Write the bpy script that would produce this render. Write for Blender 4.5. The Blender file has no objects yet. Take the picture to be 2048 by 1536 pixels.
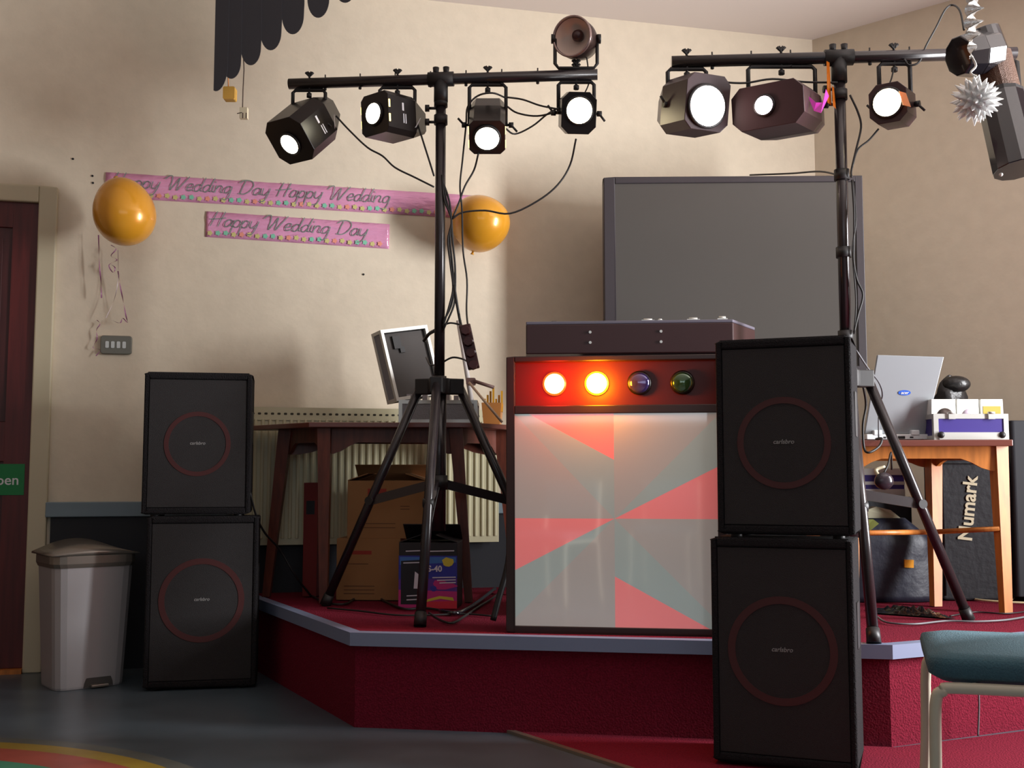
import bpy, math, random
from mathutils import Vector, Matrix, Euler
random.seed(7)
S = bpy.context.scene
COL = S.collection
V = Vector
R = math.radians
PI = math.pi

# ------------------------------------------------------------------ camera
F = 2200.0
PITCH = math.atan(182/F)
EYE = 0.88
cam_d = bpy.data.cameras.new('camera')
cam_d.sensor_width = 36
cam_d.lens = F/2048*36
cam_d.clip_start = 0.05
cam = bpy.data.objects.new('camera', cam_d)
cam.location = (0, 0, EYE)
cam.rotation_euler = (PI/2+PITCH, 0, 0)
COL.objects.link(cam)
S.camera = cam
# ------------------------------------------------------------------ exposure, world
S.view_settings.view_transform = 'Standard'
S.view_settings.look = 'None'
S.view_settings.exposure = -0.06
S.view_settings.gamma = 1
S.view_settings.use_curve_mapping = False
w = bpy.data.worlds.new('sky')
S.world = w
w.use_nodes = True
w.node_tree.nodes['Background'].inputs[0].default_value = (.75, .87, 1, 1)
w.node_tree.nodes['Background'].inputs[1].default_value = .5
# ------------------------------------------------------------------ daylight through the windows
def area(name, loc, target, sx, sy, power, col, spread=PI):
    d = bpy.data.lights.new(name, 'AREA')
    d.shape = 'RECTANGLE'; d.size = sx; d.size_y = sy
    d.energy = power; d.color = col; d.spread = spread
    o = bpy.data.objects.new(name, d)
    o.location = loc
    o.rotation_euler = (V(target)-V(loc)).to_track_quat('-Z', 'Y').to_euler()
    COL.objects.link(o)
area('window_daylight', (4.03, 3.2, 1.65), (-2.5, 1.6, 2.0), .72, 2.1, 330, (.98, .98, 1.0), R(140))
area('window_daylight', (.3, -3.98, 2.2), (.3, 3, 2.3), 5.0, 1.5, 19, (.85, .93, 1.0))

# ------------------------------------------------------------------ helpers
def ray(u, v):
    a = (u-1024)/F; b = (768-v)/F
    c, s = math.cos(PITCH), math.sin(PITCH)
    return V((a, c-b*s, s+b*c))
def at(u, v, Y):
    d = ray(u, v); return V((0, 0, EYE))+d*(Y/d.y)
def gz(u, v, z):
    d = ray(u, v); return V((0, 0, EYE))+d*((z-EYE)/d.z)
WK, W0 = .245, 5.55           # the back wall runs Y = W0 + WK*X
WDIR = V((1, WK, 0)).normalized()
WN = V((WK, -1, 0)).normalized()
def wp(u, v, off=0.0):
    d = ray(u, v)
    w0 = W0-off*math.sqrt(1+WK*WK)
    t = w0/(d.y-WK*d.x); return V((0, 0, EYE))+d*t

def lin(c):
    return tuple(((x/255)/12.92 if x/255 <= .04045 else ((x/255+.055)/1.055)**2.4) for x in c)+(1,)
MATS = {}
def mat(name, c, rough=.6, metal=0, bump=0, scale=40, var=0, emit=0, ecol=None, coat=0, spec=.5, trans=0, stretch=None, alpha=1, sss=0):
    if name in MATS: return MATS[name]
    m = bpy.data.materials.new(name); m.use_nodes = True
    nt = m.node_tree; b = nt.nodes['Principled BSDF']
    b.inputs['Base Color'].default_value = lin(c)
    b.inputs['Roughness'].default_value = rough
    b.inputs['Metallic'].default_value = metal
    b.inputs['Specular IOR Level'].default_value = spec
    b.inputs['Coat Weight'].default_value = coat
    b.inputs['Coat Roughness'].default_value = .04; b.inputs['Coat IOR'].default_value = 1.5+.4*(coat >= 1)
    b.inputs['Transmission Weight'].default_value = trans
    b.inputs['Alpha'].default_value = alpha
    if emit:
        b.inputs['Emission Color'].default_value = lin(ecol or c)
        b.inputs['Emission Strength'].default_value = emit
    if bump or var:
        tc = nt.nodes.new('ShaderNodeTexCoord')
        mp = nt.nodes.new('ShaderNodeMapping')
        nt.links.new(tc.outputs['Object'], mp.inputs['Vector'])
        if stretch: mp.inputs['Scale'].default_value = stretch
        n = nt.nodes.new('ShaderNodeTexNoise'); n.inputs['Scale'].default_value = scale
        n.inputs['Detail'].default_value = 4
        nt.links.new(mp.outputs[0], n.inputs['Vector'])
        if bump:
            bp = nt.nodes.new('ShaderNodeBump'); bp.inputs['Strength'].default_value = bump
            bp.inputs['Distance'].default_value = .01
            nt.links.new(n.outputs[0], bp.inputs['Height']); nt.links.new(bp.outputs[0], b.inputs['Normal'])
        if var:
            mx = nt.nodes.new('ShaderNodeMix'); mx.data_type = 'RGBA'
            mx.inputs[6].default_value = tuple(x*(1-var) for x in lin(c)[:3])+(1,)
            mx.inputs[7].default_value = tuple(min(1, x*(1+var)) for x in lin(c)[:3])+(1,)
            cr = nt.nodes.new('ShaderNodeMapRange'); cr.inputs[1].default_value = .3; cr.inputs[2].default_value = .7
            nt.links.new(n.outputs[0], cr.inputs[0]); nt.links.new(cr.outputs[0], mx.inputs[0])
            nt.links.new(mx.outputs[2], b.inputs['Base Color'])
    MATS[name] = m
    return m

class MB:
    """collects shapes into one mesh"""
    def __init__(s): s.v = []; s.f = []; s.mi = []; s.M = Matrix(); s.k = 0; s.sm = []
    def add(s, vs, fs, smooth=False, M=None):
        n = len(s.v); T = s.M if M is None else s.M @ M
        s.v += [T @ V(p) for p in vs]
        for f in fs: s.f.append([i+n for i in f]); s.mi.append(s.k); s.sm.append(smooth)
        return s
    def box(s, a, b, M=None):
        (x0, y0, z0), (x1, y1, z1) = a, b
        return s.add([(x0,y0,z0),(x1,y0,z0),(x1,y1,z0),(x0,y1,z0),(x0,y0,z1),(x1,y0,z1),(x1,y1,z1),(x0,y1,z1)],
                     [(0,3,2,1),(4,5,6,7),(0,1,5,4),(1,2,6,5),(2,3,7,6),(3,0,4,7)], M=M)
    def hexa(s, p): # 8 points, bottom loop then top loop
        return s.add(p, [(0,3,2,1),(4,5,6,7),(0,1,5,4),(1,2,6,5),(2,3,7,6),(3,0,4,7)])
    def prism(s, poly, d, M=None):   # polygon of 3d points extruded along d
        n = len(poly); d = V(d)
        vs = [V(p) for p in poly]+[V(p)+d for p in poly]
        return s.add(vs, [list(range(n))[::-1], list(range(n, 2*n))]+[(i, (i+1) % n, n+(i+1) % n, n+i) for i in range(n)], M=M)
    def face(s, poly, M=None): return s.add(poly, [list(range(len(poly)))], M=M)
    def cyl(s, p, q, r, r2=None, n=16, cap=True, smooth=True, M=None):
        p, q = V(p), V(q); r2 = r if r2 is None else r2
        z = (q-p).normalized(); x = z.orthogonal().normalized(); y = z.cross(x)
        vs = []
        for c, rr in ((p, r), (q, r2)):
            for i in range(n):
                t = 2*PI*i/n; vs.append(c+(x*math.cos(t)+y*math.sin(t))*rr)
        s.add(vs, [(i, (i+1) % n, n+(i+1) % n, n+i) for i in range(n)], smooth, M)
        if cap: s.add(vs, [list(range(n))[::-1], list(range(n, 2*n))], False, M)
        return s
    def tube(s, pts, r, n=8, smoothpts=0, cap=True):
        pts = [V(p) for p in pts]
        if smoothpts: pts = catmull(pts, smoothpts)
        rs = r if isinstance(r, (list, tuple)) else [r]*len(pts)
        if len(rs) != len(pts): rs = [rs[0]]*len(pts)
        t0 = (pts[1]-pts[0]).normalized(); x = t0.orthogonal().normalized(); vs = []
        for i, p in enumerate(pts):
            t = (pts[min(i+1, len(pts)-1)]-pts[max(i-1, 0)])
            t = t.normalized() if t.length > 1e-9 else t0
            x = x-t*x.dot(t); x = x.normalized() if x.length > 1e-6 else t.orthogonal().normalized()
            y = t.cross(x)
            for j in range(n):
                a = 2*PI*j/n; vs.append(p+(x*math.cos(a)+y*math.sin(a))*rs[i])
        fs = [(i*n+j, i*n+(j+1) % n, (i+1)*n+(j+1) % n, (i+1)*n+j) for i in range(len(pts)-1) for j in range(n)]
        s.add(vs, fs, True)
        if cap: s.add(vs, [list(range(n))[::-1], list(range(len(vs)-n, len(vs)))], False)
        return s
    def lathe(s, prof, n=24, M=None, smooth=True, cap=True):   # prof (r,z) about z
        vs = [(r*math.cos(2*PI*j/n), r*math.sin(2*PI*j/n), z) for r, z in prof for j in range(n)]
        fs = [(i*n+j, i*n+(j+1) % n, (i+1)*n+(j+1) % n, (i+1)*n+j) for i in range(len(prof)-1) for j in range(n)]
        s.add(vs, fs, smooth, M)
        e = []
        if prof[0][0] > 1e-5: e.append(list(range(n))[::-1])
        if prof[-1][0] > 1e-5: e.append(list(range(len(vs)-n, len(vs))))
        if e and cap: s.add(vs, e, False, M)
        return s
    def ball(s, c, r, n=20, sc=(1, 1, 1)):
        M = Matrix.Translation(c) @ Matrix.Diagonal((*sc, 1))
        return s.lathe([(max(1e-6, r*math.sin(PI*i/n)), -r*math.cos(PI*i/n)) for i in range(n+1)], n*2, M)
    def rbox(s, a, b, r, axis=2, seg=4, M=None):   # box with rounded edges along an axis
        (x0,y0,z0),(x1,y1,z1) = a, b
        lo = [x0,y0,z0]; hi = [x1,y1,z1]
        i, j = [k for k in range(3) if k != axis]
        poly = []
        for cx, cy, st in ((hi[i]-r, hi[j]-r, 0), (lo[i]+r, hi[j]-r, 90), (lo[i]+r, lo[j]+r, 180), (hi[i]-r, lo[j]+r, 270)):
            for q in range(seg+1):
                t = R(st+90*q/seg); p = [0, 0, 0]; p[i] = cx+r*math.cos(t); p[j] = cy+r*math.sin(t); p[axis] = lo[axis]; poly.append(V(p))
        d = [0, 0, 0]; d[axis] = hi[axis]-lo[axis]
        return s.prism(poly, d, M)

def catmull(pts, k):
    if len(pts) < 3: return pts
    P = [pts[0]*2-pts[1]]+list(pts)+[pts[-1]*2-pts[-2]]
    out = []
    for i in range(1, len(P)-2):
        a, b, c, d = P[i-1:i+3]
        for j in range(k):
            t = j/k
            out.append(.5*((2*b)+(c-a)*t+(2*a-5*b+4*c-d)*t*t+(3*b-a-3*c+d)*t**3))
    out.append(P[-2]); return out

def props(o, label=None, cat=None, group=None, kind=None):
    if label: o['label'] = label
    if cat: o['category'] = cat
    if group: o['group'] = group
    if kind: o['kind'] = kind
    return o
def build(name, mb, m, parent=None, world=False, bevel=0, label=None, origin=None):
    """link the collected shapes as ONE mesh object; world=True: the shapes are in world space"""
    me = bpy.data.meshes.new(name)
    vs = mb.v
    off = V((0, 0, 0))
    if world and parent is not None:
        p = parent
        Mw = Matrix()
        while p is not None: Mw = p.matrix_basis @ Mw; p = p.parent
        Mi = Mw.inverted(); vs = [Mi @ p for p in vs]
    elif parent is None:
        lo = V([min(p[i] for p in vs) for i in range(3)]); hi = V([max(p[i] for p in vs) for i in range(3)])
        off = V(((lo.x+hi.x)/2, (lo.y+hi.y)/2, lo.z)) if origin is None else V(origin)
        vs = [p-off for p in vs]
    me.from_pydata([tuple(p) for p in vs], [], mb.f)
    ms = m if isinstance(m, (list, tuple)) else [m]
    for x in ms: me.materials.append(x)
    me.polygons.foreach_set('material_index', [min(k, len(ms)-1) for k in mb.mi])
    me.polygons.foreach_set('use_smooth', mb.sm)
    me.validate(); me.update()
    import bmesh as _b
    bm = _b.new(); bm.from_mesh(me)
    _b.ops.remove_doubles(bm, verts=bm.verts, dist=1e-6)
    _b.ops.recalc_face_normals(bm, faces=bm.faces); bm.to_mesh(me); bm.free()
    o = bpy.data.objects.new(name, me); COL.objects.link(o)
    o.location = off
    if parent is not None: o.parent = parent
    if bevel:
        b = o.modifiers.new('bevel', 'BEVEL'); b.width = bevel; b.segments = 2; b.limit_method = 'ANGLE'; b.angle_limit = R(50)
    if label: o['label'] = label
    return o
def thing(name, label, cat, loc=(0, 0, 0), rz=0, group=None):
    o = bpy.data.objects.new(name, None); COL.objects.link(o)
    o.empty_display_size = .1
    o.location = loc; o.rotation_euler = (0, 0, rz)
    o.matrix_basis = Matrix.Translation(loc) @ Matrix.Rotation(rz, 4, 'Z')
    return props(o, label, cat, group)
def copy_tree(o, parent=None):
    c = o.copy(); COL.objects.link(c); c.parent = parent
    for ch in [x for x in bpy.data.objects if x.parent == o]: copy_tree(ch, c)
    return c
def text_mb(txt, size, M, depth=.001, shear=0, bold=0, mb=None, align='CENTER', k=0):
    """lettering as mesh: in the XY plane of M"""
    cu = bpy.data.curves.new('t', 'FONT'); cu.body = txt; cu.size = size; cu.shear = shear
    cu.offset = bold; cu.extrude = depth; cu.align_x = align; cu.align_y = 'CENTER'; cu.resolution_u = 3
    ob = bpy.data.objects.new('t', cu)
    me = ob.to_mesh()
    mb = mb or MB(); kk = mb.k; mb.k = k
    mb.add([v.co.copy() for v in me.vertices], [list(p.vertices) for p in me.polygons], M=M)
    mb.k = kk
    ob.to_mesh_clear(); bpy.data.objects.remove(ob); bpy.data.curves.remove(cu)
    return mb

# ------------------------------------------------------------------ materials
M_wall = mat('cream_plaster', (222, 209, 187), .85, bump=.22, scale=14, var=.03)
M_ceil = mat('ceiling_paint', (222, 212, 205), .9)
M_floor = mat('vinyl_floor', (72, 84, 92), .32, var=.16, scale=5, bump=.03)
M_carpet = mat('crimson_carpet', (108, 24, 42), .95, bump=.6, scale=160, var=.25, spec=.1)
M_nose = mat('blue_grey_nosing', (120, 130, 156), .35)
M_strip = mat('strip_metal', (150, 140, 125), .35, metal=.7)
M_door = mat('mahogany', (84, 26, 24), .4, var=.25, scale=6, stretch=(8, 8, .6))
M_doorp = mat('mahogany_panel', (66, 28, 28), .45, var=.25, scale=6, stretch=(8, 8, .6))
M_frame = mat('cream_gloss', (196, 186, 158), .5)
M_dado = mat('blue_grey_paint', (120, 138, 148), .5)
M_black = mat('black_panel', (22, 24, 32), .6)
M_sp = mat('black_carpet_covering', (26, 24, 26), .95, bump=.8, scale=220, spec=.25)
M_grille = mat('speaker_grille', (25, 21, 22), .7, bump=.5, scale=500)
M_cone = mat('red_ring', (62, 17, 16), .6)
M_logo = mat('silver_lettering', (200, 198, 195), .4, metal=.3)
M_pole = mat('black_steel', (40, 34, 36), .26, spec=.6)
M_hub = mat('black_plastic', (24, 22, 23), .5)
M_cable = mat('black_rubber', (26, 24, 24), .5)
M_house = mat('black_enamel', (26, 21, 20), .28)
M_lens = mat('lit_lens', (255, 250, 225), .3, emit=14, ecol=(255, 246, 214))
M_lensw = mat('lit_lens_warm', (255, 240, 200), .3, emit=22, ecol=(255, 235, 190))
M_leak = mat('vent_glow', (255, 220, 120), .4, emit=3, ecol=(255, 225, 140))
M_rim = mat('lens_rim', (200, 190, 160), .3, metal=1)
M_white = mat('white_print', (215, 215, 220), .5)
M_wood = mat('dark_wood', (94, 42, 26), .45, var=.35, scale=8, stretch=(6, 6, 1), bump=.05)
M_oak = mat('orange_wood', (190, 116, 50), .42, var=.2, scale=8, stretch=(6, 6, 1))
M_edge = mat('table_top_laminate', (110, 62, 52), .3)
M_rad = mat('radiator_enamel', (204, 198, 164), .4)
M_hole = mat('dark_slot', (60, 56, 44), .8)
M_card = mat('cardboard', (152, 108, 66), .85, var=.08, scale=5)
M_cardp = mat('red_print', (150, 50, 38), .8)
M_ink = mat('brown_print', (96, 62, 40), .8)
M_bin = mat('silver_plastic', (170, 168, 170), .38, metal=.25)
M_bind = mat('silver_lid', (132, 126, 118), .3, metal=.5)
M_alu = mat('aluminium', (205, 205, 200), .35, metal=.55)
M_alug = mat('grey_case_panel', (130, 130, 134), .6, bump=.3, scale=200)
M_foam = mat('grey_foam', (92, 88, 86), .95)
M_gold = mat('gold_balloon', (218, 152, 40), .26, coat=.35, metal=.12)
M_green = mat('sign_green', (10, 120, 60), .5)
M_tv = mat('tv_screen', (82, 78, 74), .35)
M_tvf = mat('tv_frame', (62, 56, 60), .45)
M_seat = mat('teal_seat_fabric', (62, 96, 108), .95, bump=.5, scale=260, var=.12)
M_tube = mat('cream_tube', (190, 184, 164), .35)
M_foil = mat('silver_foil', (240, 240, 238), .16, metal=.85, bump=.4, scale=60)
M_cord = mat('brown_cord', (70, 54, 44), .7)

# ------------------------------------------------------------------ room shell
CEIL = 3.30
cornX = .281*W0/(1-.281*WK); cornY = W0+WK*cornX
CN = V((cornX, cornY, 0))
SD = V((.743, -.669, 0))                          # splayed wall runs off to the right and towards us
rw = CN+SD*((4.1-cornX)/SD.x)                     # its far end meets the window wall
LX = -3.4
lw = V((LX, W0+WK*LX, 0))
BY = -4.0
def struct(name, mb, m, **k):
    o = build(name, mb, m, **k); o['kind'] = 'structure'; return o
outline = [V((LX, BY, 0)), V((4.1, BY, 0)), rw, CN, lw]
struct('floor', MB().prism([p+V((0, 0, -.1)) for p in outline], (0, 0, .1)), M_floor)
struct('ceiling', MB().prism([p+V((0, 0, CEIL)) for p in outline], (0, 0, .1)), M_ceil)
def wall(name, a, b, holes=(), n=None, mt=None):
    """wall slab from a to b, n points out of the room; holes = (s0,s1,z0,z1) along a->b"""
    d = (b-a); L = d.length; d = d/L; out = V(n)*.12
    mb = MB()
    xs = sorted({0, L, *[h[0] for h in holes], *[h[1] for h in holes]})
    for x0, x1 in zip(xs, xs[1:]):
        hs = [h for h in holes if h[0] < (x0+x1)/2 < h[1]]
        spans = [(0, CEIL)] if not hs else [(0, hs[0][2]), (hs[0][3], CEIL)]
        for z0, z1 in spans:
            if z1-z0 < .01: continue
            p = a+d*x0+V((0, 0, z0)); q = a+d*x1+V((0, 0, z0)); u = V((0, 0, z1-z0))
            mb.hexa([p, q, q+out, p+out, p+u, q+u, q+out+u, p+out+u])
    return struct(name, mb, mt or M_wall)
wall('wall_back', lw, CN, n=-WN)
wall('wall_corner', CN, rw, n=(.669, .743, 0))
wall('wall_left', V((LX, BY, 0)), lw, n=(-1, 0, 0), mt=mat('brown_wall', (120, 100, 84), .8))
wall('wall_right', V((4.1, BY, 0)), rw, holes=[(6.8, 7.6, .55, 2.75)], n=(1, 0, 0))
wall('wall_front', V((LX, BY, 0)), V((4.1, BY, 0)), holes=[(1.2, 6.2, 1.4, 3.0)], n=(0, -1, 0), mt=mat('dark_panelling', (70, 52, 42), .6))
def window(name, c, ax, wd, z0, z1, out):
    o = bpy.data.objects.new(name, None); COL.objects.link(o); o.location = c; o['kind'] = 'structure'
    o.matrix_basis = Matrix.Translation(c)
    mb = MB(); ax = V(ax); out = V(out); t = .05
    def bar(s0, s1, a0, a1):
        p = c+ax*s0+out*.03; q = c+ax*s1+out*.03
        mb.hexa([p+V((0,0,a0)), q+V((0,0,a0)), q+out*.05+V((0,0,a0)), p+out*.05+V((0,0,a0)), p+V((0,0,a1)), q+V((0,0,a1)), q+out*.05+V((0,0,a1)), p+out*.05+V((0,0,a1))])
    bar(0, wd, z0, z0+t); bar(0, wd, z1-t, z1)
    for s in (0, wd/2-t/2, wd-t): bar(s, s+t, z0+t, z1-t)
    build('window_frame', mb, M_frame, o, world=True)
window('window_1', V((4.1, 2.8, 0)), (0, 1, 0), .8, .55, 2.75, (1, 0, 0))
window('window_2', V((LX+1.2, BY, 0)), (1, 0, 0), 5.0, 1.4, 3.0, (0, -1, 0))

# ---- wall coordinates: s along the back wall (world point <- s, z, off)
WM = Matrix((( WDIR.x, -WN.x, 0, 0), (WDIR.y, -WN.y, 0, W0), (0, 0, 1, 0), (0, 0, 0, 1)))   # local x along wall, y into the wall
WMi = WM.inverted()
def ws(u, v): p = WMi @ wp(u, v); return p.x, p.z
# door with its architrave
sx, sz = ws(80, 408); sx2, sz2 = ws(118, 376)
d1 = bpy.data.objects.new('door_1', None); COL.objects.link(d1)
d1.matrix_basis = WM @ Matrix.Translation((sx-.45, 0, 0)); d1['kind'] = 'structure'
DW = .9; x1 = .45; x0 = x1-DW
mb = MB(); mb.box((x0, -.012, .02), (x0+.11, 0, sz)); mb.box((x1-.11, -.012, .02), (x1, 0, sz))
for z0, z1 in ((.02, .24), (.94, 1.12), (sz-.12, sz)): mb.box((x0+.11, -.012, z0), (x1-.11, 0, z1))
build('door_rails', mb, M_door, d1, bevel=.003)
mb = MB()
for z0, z1 in ((.24, .94), (1.12, sz-.12)):
    mb.box((x0+.11, -.004, z0), (x1-.11, 0, z1)); mb.box((x0+.15, -.009, z0+.05), (x1-.15, -.003, z1-.05))
build('door_panel', mb, M_doorp, d1, bevel=.003)
fw = sx2-sx
mb = MB(); mb.box((x1, -.035, 0), (x1+fw, 0, sz+fw*.95)); mb.box((x0-fw, -.035, 0), (x0, 0, sz+fw*.95)); mb.box((x0, -.035, sz), (x1, 0, sz+fw*.95))
build('door_frame', mb, M_frame, d1, bevel=.006)
mb = MB().box((x0, -.05, 0), (x1, 0, .02)); build('threshold', mb, M_oak, d1)
# open sign on the door
p0 = WMi @ wp(50, 928, .012); p1 = WMi @ wp(50, 990, .012)
hs = p0.z-p1.z
sg = thing('door_sign', 'green plastic Open sign with white letters on the dark red door', 'sign', WM @ V((p0.x-.14, -.012, p1.z)), math.atan2(WDIR.y, WDIR.x))
build('sign_board', MB().box((-.14, -.003, 0), (.14, 0, hs)), M_green, sg)
build('lettering', text_mb('Open', .064, Matrix.Translation((.045, -.0035, hs*.47)) @ Matrix.Rotation(PI/2, 4, 'X'), .0006, bold=.0006), M_white, sg)
# dado rail and black wainscot
sL, zt = ws(94, 1004); _, zb = ws(94, 1034)
o = struct('trim_1', MB().box((sL, -.04, zb), (2.0, 0, zt), M=WM), M_dado, bevel=.004)
struct('trim_2', MB().box((sL+.02, -.018, 0.0), (2.0, 0, zb), M=WM), M_black)
struct('baseboard_back', MB().box((-3.2, -.02, 0), (sx-.9-fw-.01, 0, .1), M=WM), M_black)

# ------------------------------------------------------------------ stage
SZ = .33
B_ = gz(700, 1265, SZ); A_ = gz(530, 1203, SZ); C_ = gz(1785, 1290, SZ); D_ = gz(2048, 1268, SZ)
for p in (A_, B_, C_, D_): p.z = 0
dA = (A_-B_); s = (W0+WK*B_.x-B_.y)/(dA.y-WK*dA.x); A2 = B_+dA*(s*.995)
dD = (D_-C_); k_ = (CN.y-C_.y-(SD.y/SD.x)*(C_.x-CN.x)*1)
# intersection of C_+t*dD with the splayed wall
den = dD.x*SD.y-dD.y*SD.x; t_ = ((CN.x-C_.x)*SD.y-(CN.y-C_.y)*SD.x)/den
D2 = C_+dD*(t_*.997)
CNi = CN+V((-.01, -.02, 0))
front = [A2, B_, C_, D2]
def inset(poly, d):
    out = []
    for i, p in enumerate(poly):
        ns = []
        if i: e = (poly[i]-poly[i-1]).normalized(); ns.append(V((-e.y, e.x, 0)))
        if i < len(poly)-1: e = (poly[i+1]-poly[i]).normalized(); ns.append(V((-e.y, e.x, 0)))
        n = sum(ns, V()).normalized(); out.append(p+n*(d/n.dot(ns[0])))
    return out
st = thing('stage', 'low crimson carpeted stage with angled blue grey edge across the room corner', 'stage', (.5, 4.6, 0))
rin = inset(front, .025)
build('platform', MB().prism([*rin, CNi], (0, 0, SZ-.004)), M_carpet, st, world=True)
fr2 = inset(front, .022); fr3 = inset(front, .045)
mb = MB()
for i in range(3):
    a, b = front[i], front[i+1]; c, d = fr3[i+1], fr3[i]
    mb.hexa([p+V((0, 0, SZ-.046)) for p in (a, b, fr2[i+1], fr2[i])]+[p+V((0, 0, SZ)) for p in (a, b, fr2[i+1], fr2[i])])
    mb.hexa([p+V((0, 0, SZ-.003)) for p in (fr2[i], fr2[i+1], c, d)]+[p+V((0, 0, SZ)) for p in (fr2[i], fr2[i+1], c, d)])
build('nosing', mb, M_nose, st, world=True, label='blue grey edge nosing')
# carpet laid on the floor at the right, with a metal strip
g1 = gz(1030, 1466, 0); g2 = gz(1250, 1536, 0)
dg = (g2-g1).normalized(); g0 = g1-dg*.02; g3 = g1+dg*3.2
cp = thing('floor_carpet', 'crimson carpet on the floor in front of the stage right half', 'carpet', (1.5, 2.8, 0))
def on_front(x): return B_.y+(C_.y-B_.y)*(x-B_.x)/(C_.x-B_.x)
build('carpet_pile', MB().prism([g0, g3, V((4.05, g3.y, 0)), V((4.05, rw.y-.05, 0)), D2+V((.03, -.03, 0)), C_+V((0, .0, 0))], (0, 0, .006)), M_carpet, cp, world=True)
nrm = V((-dg.y, dg.x, 0))
build('edge_strip', MB().prism([g0, g3, g3-nrm*.022, g0-nrm*.022], (0, 0, .010)), M_strip, cp, world=True, label='brushed metal edge strip')
# concentric coloured rings on the floor, lower left
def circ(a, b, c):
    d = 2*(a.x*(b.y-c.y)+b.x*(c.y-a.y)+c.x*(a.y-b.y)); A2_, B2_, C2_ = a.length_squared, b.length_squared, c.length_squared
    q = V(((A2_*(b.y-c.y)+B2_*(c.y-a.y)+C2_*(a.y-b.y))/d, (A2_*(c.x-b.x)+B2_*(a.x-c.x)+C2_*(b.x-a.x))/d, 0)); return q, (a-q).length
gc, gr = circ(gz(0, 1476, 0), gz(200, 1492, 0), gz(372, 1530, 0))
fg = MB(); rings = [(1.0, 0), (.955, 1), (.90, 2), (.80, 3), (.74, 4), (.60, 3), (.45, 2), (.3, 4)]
gm = [mat('floor_ring_'+n, c, .35, var=.2, scale=6) for n, c in (('grey', (90, 96, 92)), ('yellow', (150, 130, 50)), ('red', (158, 78, 66)), ('green', (70, 140, 112)), ('blue', (70, 110, 140)))]
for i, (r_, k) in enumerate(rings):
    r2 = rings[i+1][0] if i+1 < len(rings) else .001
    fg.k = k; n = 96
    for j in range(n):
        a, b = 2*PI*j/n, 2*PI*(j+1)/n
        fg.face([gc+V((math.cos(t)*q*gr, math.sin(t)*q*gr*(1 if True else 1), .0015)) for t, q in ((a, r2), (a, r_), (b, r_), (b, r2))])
o = build('floor_rings', fg, gm)
props(o, 'round multicoloured rings on the dark vinyl floor, lower left', 'floor graphic')

# ------------------------------------------------------------------ speakers
def speaker(name, label, W, H, D, rr, ringz, loc, rz, feet=0.015, curve=0, group=None):
    t = thing(name, label, 'loudspeaker', loc, rz, group)
    mb = MB(); th = .018; z0 = feet; z1 = z0+H
    mb.box((-W/2, .012, z0), (W/2, D, z1))                       # body
    mb.box((-W/2, 0, z0), (-W/2+th, .012, z1)); mb.box((W/2-th, 0, z0), (W/2, .012, z1))
    mb.box((-W/2+th, 0, z0), (W/2-th, .012, z0+th*1.3)); mb.box((-W/2+th, 0, z1-th*1.3), (W/2-th, .012, z1))
    build('cabinet', mb, M_sp, t, bevel=.006)
    build('grille', MB().box((-W/2+th+.002, .004, z0+th*1.3+.002), (W/2-th-.002, .0118, z1-th*1.3-.002)), M_grille, t, bevel=.002)
    cz = z0+ringz; mb = MB(); n = 48
    ri = rr*.86
    for j in range(n):
        a, b = 2*PI*j/n, 2*PI*(j+1)/n
        P = [(math.cos(q)*r, .0025, cz+math.sin(q)*r) for q, r in ((a, ri), (a, rr), (b, rr), (b, ri))]
        mb.prism(P, (0, .0012, 0))
    build('ring', mb, M_cone, t, label='dull red cone ring')
    build('badge', text_mb('carlsbro', .019 if W < .44 else .019, Matrix.Translation((0, .0035, cz+rr*.02)) @ Matrix.Rotation(PI/2, 4, 'X'), .0008, shear=.2, bold=.0003), mat('badge_grey', (140, 138, 136), .4), t)
    for sx_ in (-1, 1):
        for y in (.04, D-.04):
            build('foot', MB().cyl((sx_*(W/2-.05), y, 0), (sx_*(W/2-.05), y, z0+.001), .018), M_hub, t)
    for sx_ in (-1, 1): build('handle', MB().rbox((sx_*W/2-.0015, D*.4, z0+H*.5), (sx_*W/2+.0015, D*.4+.1, z0+H*.5+.14), .02, axis=0), M_hub, t)
    return t
def face_loc(uL, uR, v, Y, a):
    """front bottom centre + width of a face whose left edge shows at uL and right edge at uR, turned by a"""
    kL = (uL-1024)/F/ray(uL, v).y; kR = (uR-1024)/F/ray(uR, v).y
    X = kL*Y; c, s_ = math.cos(a), math.sin(a)
    w_ = (kR*Y-X)/(c+kR*s_)
    return V((X+c*w_/2, Y-s_*w_/2, 0)), w_
aR = R(21)
c1, w1 = face_loc(1423, 1709, 1250, 3.42, aR)
speaker('bass_speaker', 'large black loudspeaker on the red carpet, bottom of the right hand stack', w1, .665, .27, w1*.385, .335, c1+V((0, 0, .006)), -aR, .014)
c2, w2 = face_loc(1433, 1706, 880, 3.425, aR)
speaker('loudspeaker', 'black loudspeaker on top of the right hand stack, beside the light screen', w2, .592, .265, w2*.345, .275, c2+V((0, 0, .685)), -aR, .018)
aL = R(-11)
c3, w3 = face_loc(290, 514, 1200, 4.56, aL)
speaker('bass_speaker', 'large black loudspeaker on the floor beside the grey bin, under another', w3, .69, .28, w3*.385, .35, c3+V((0, 0, 0)), -aL, .014)
c4, w4 = face_loc(286, 502, 880, 4.57, aL)
speaker('loudspeaker', 'black loudspeaker at the top of the left stack against the cream wall', w4, .585, .27, w4*.31, .29, c4+V((0, 0, .704)), -aL, .016)

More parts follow.
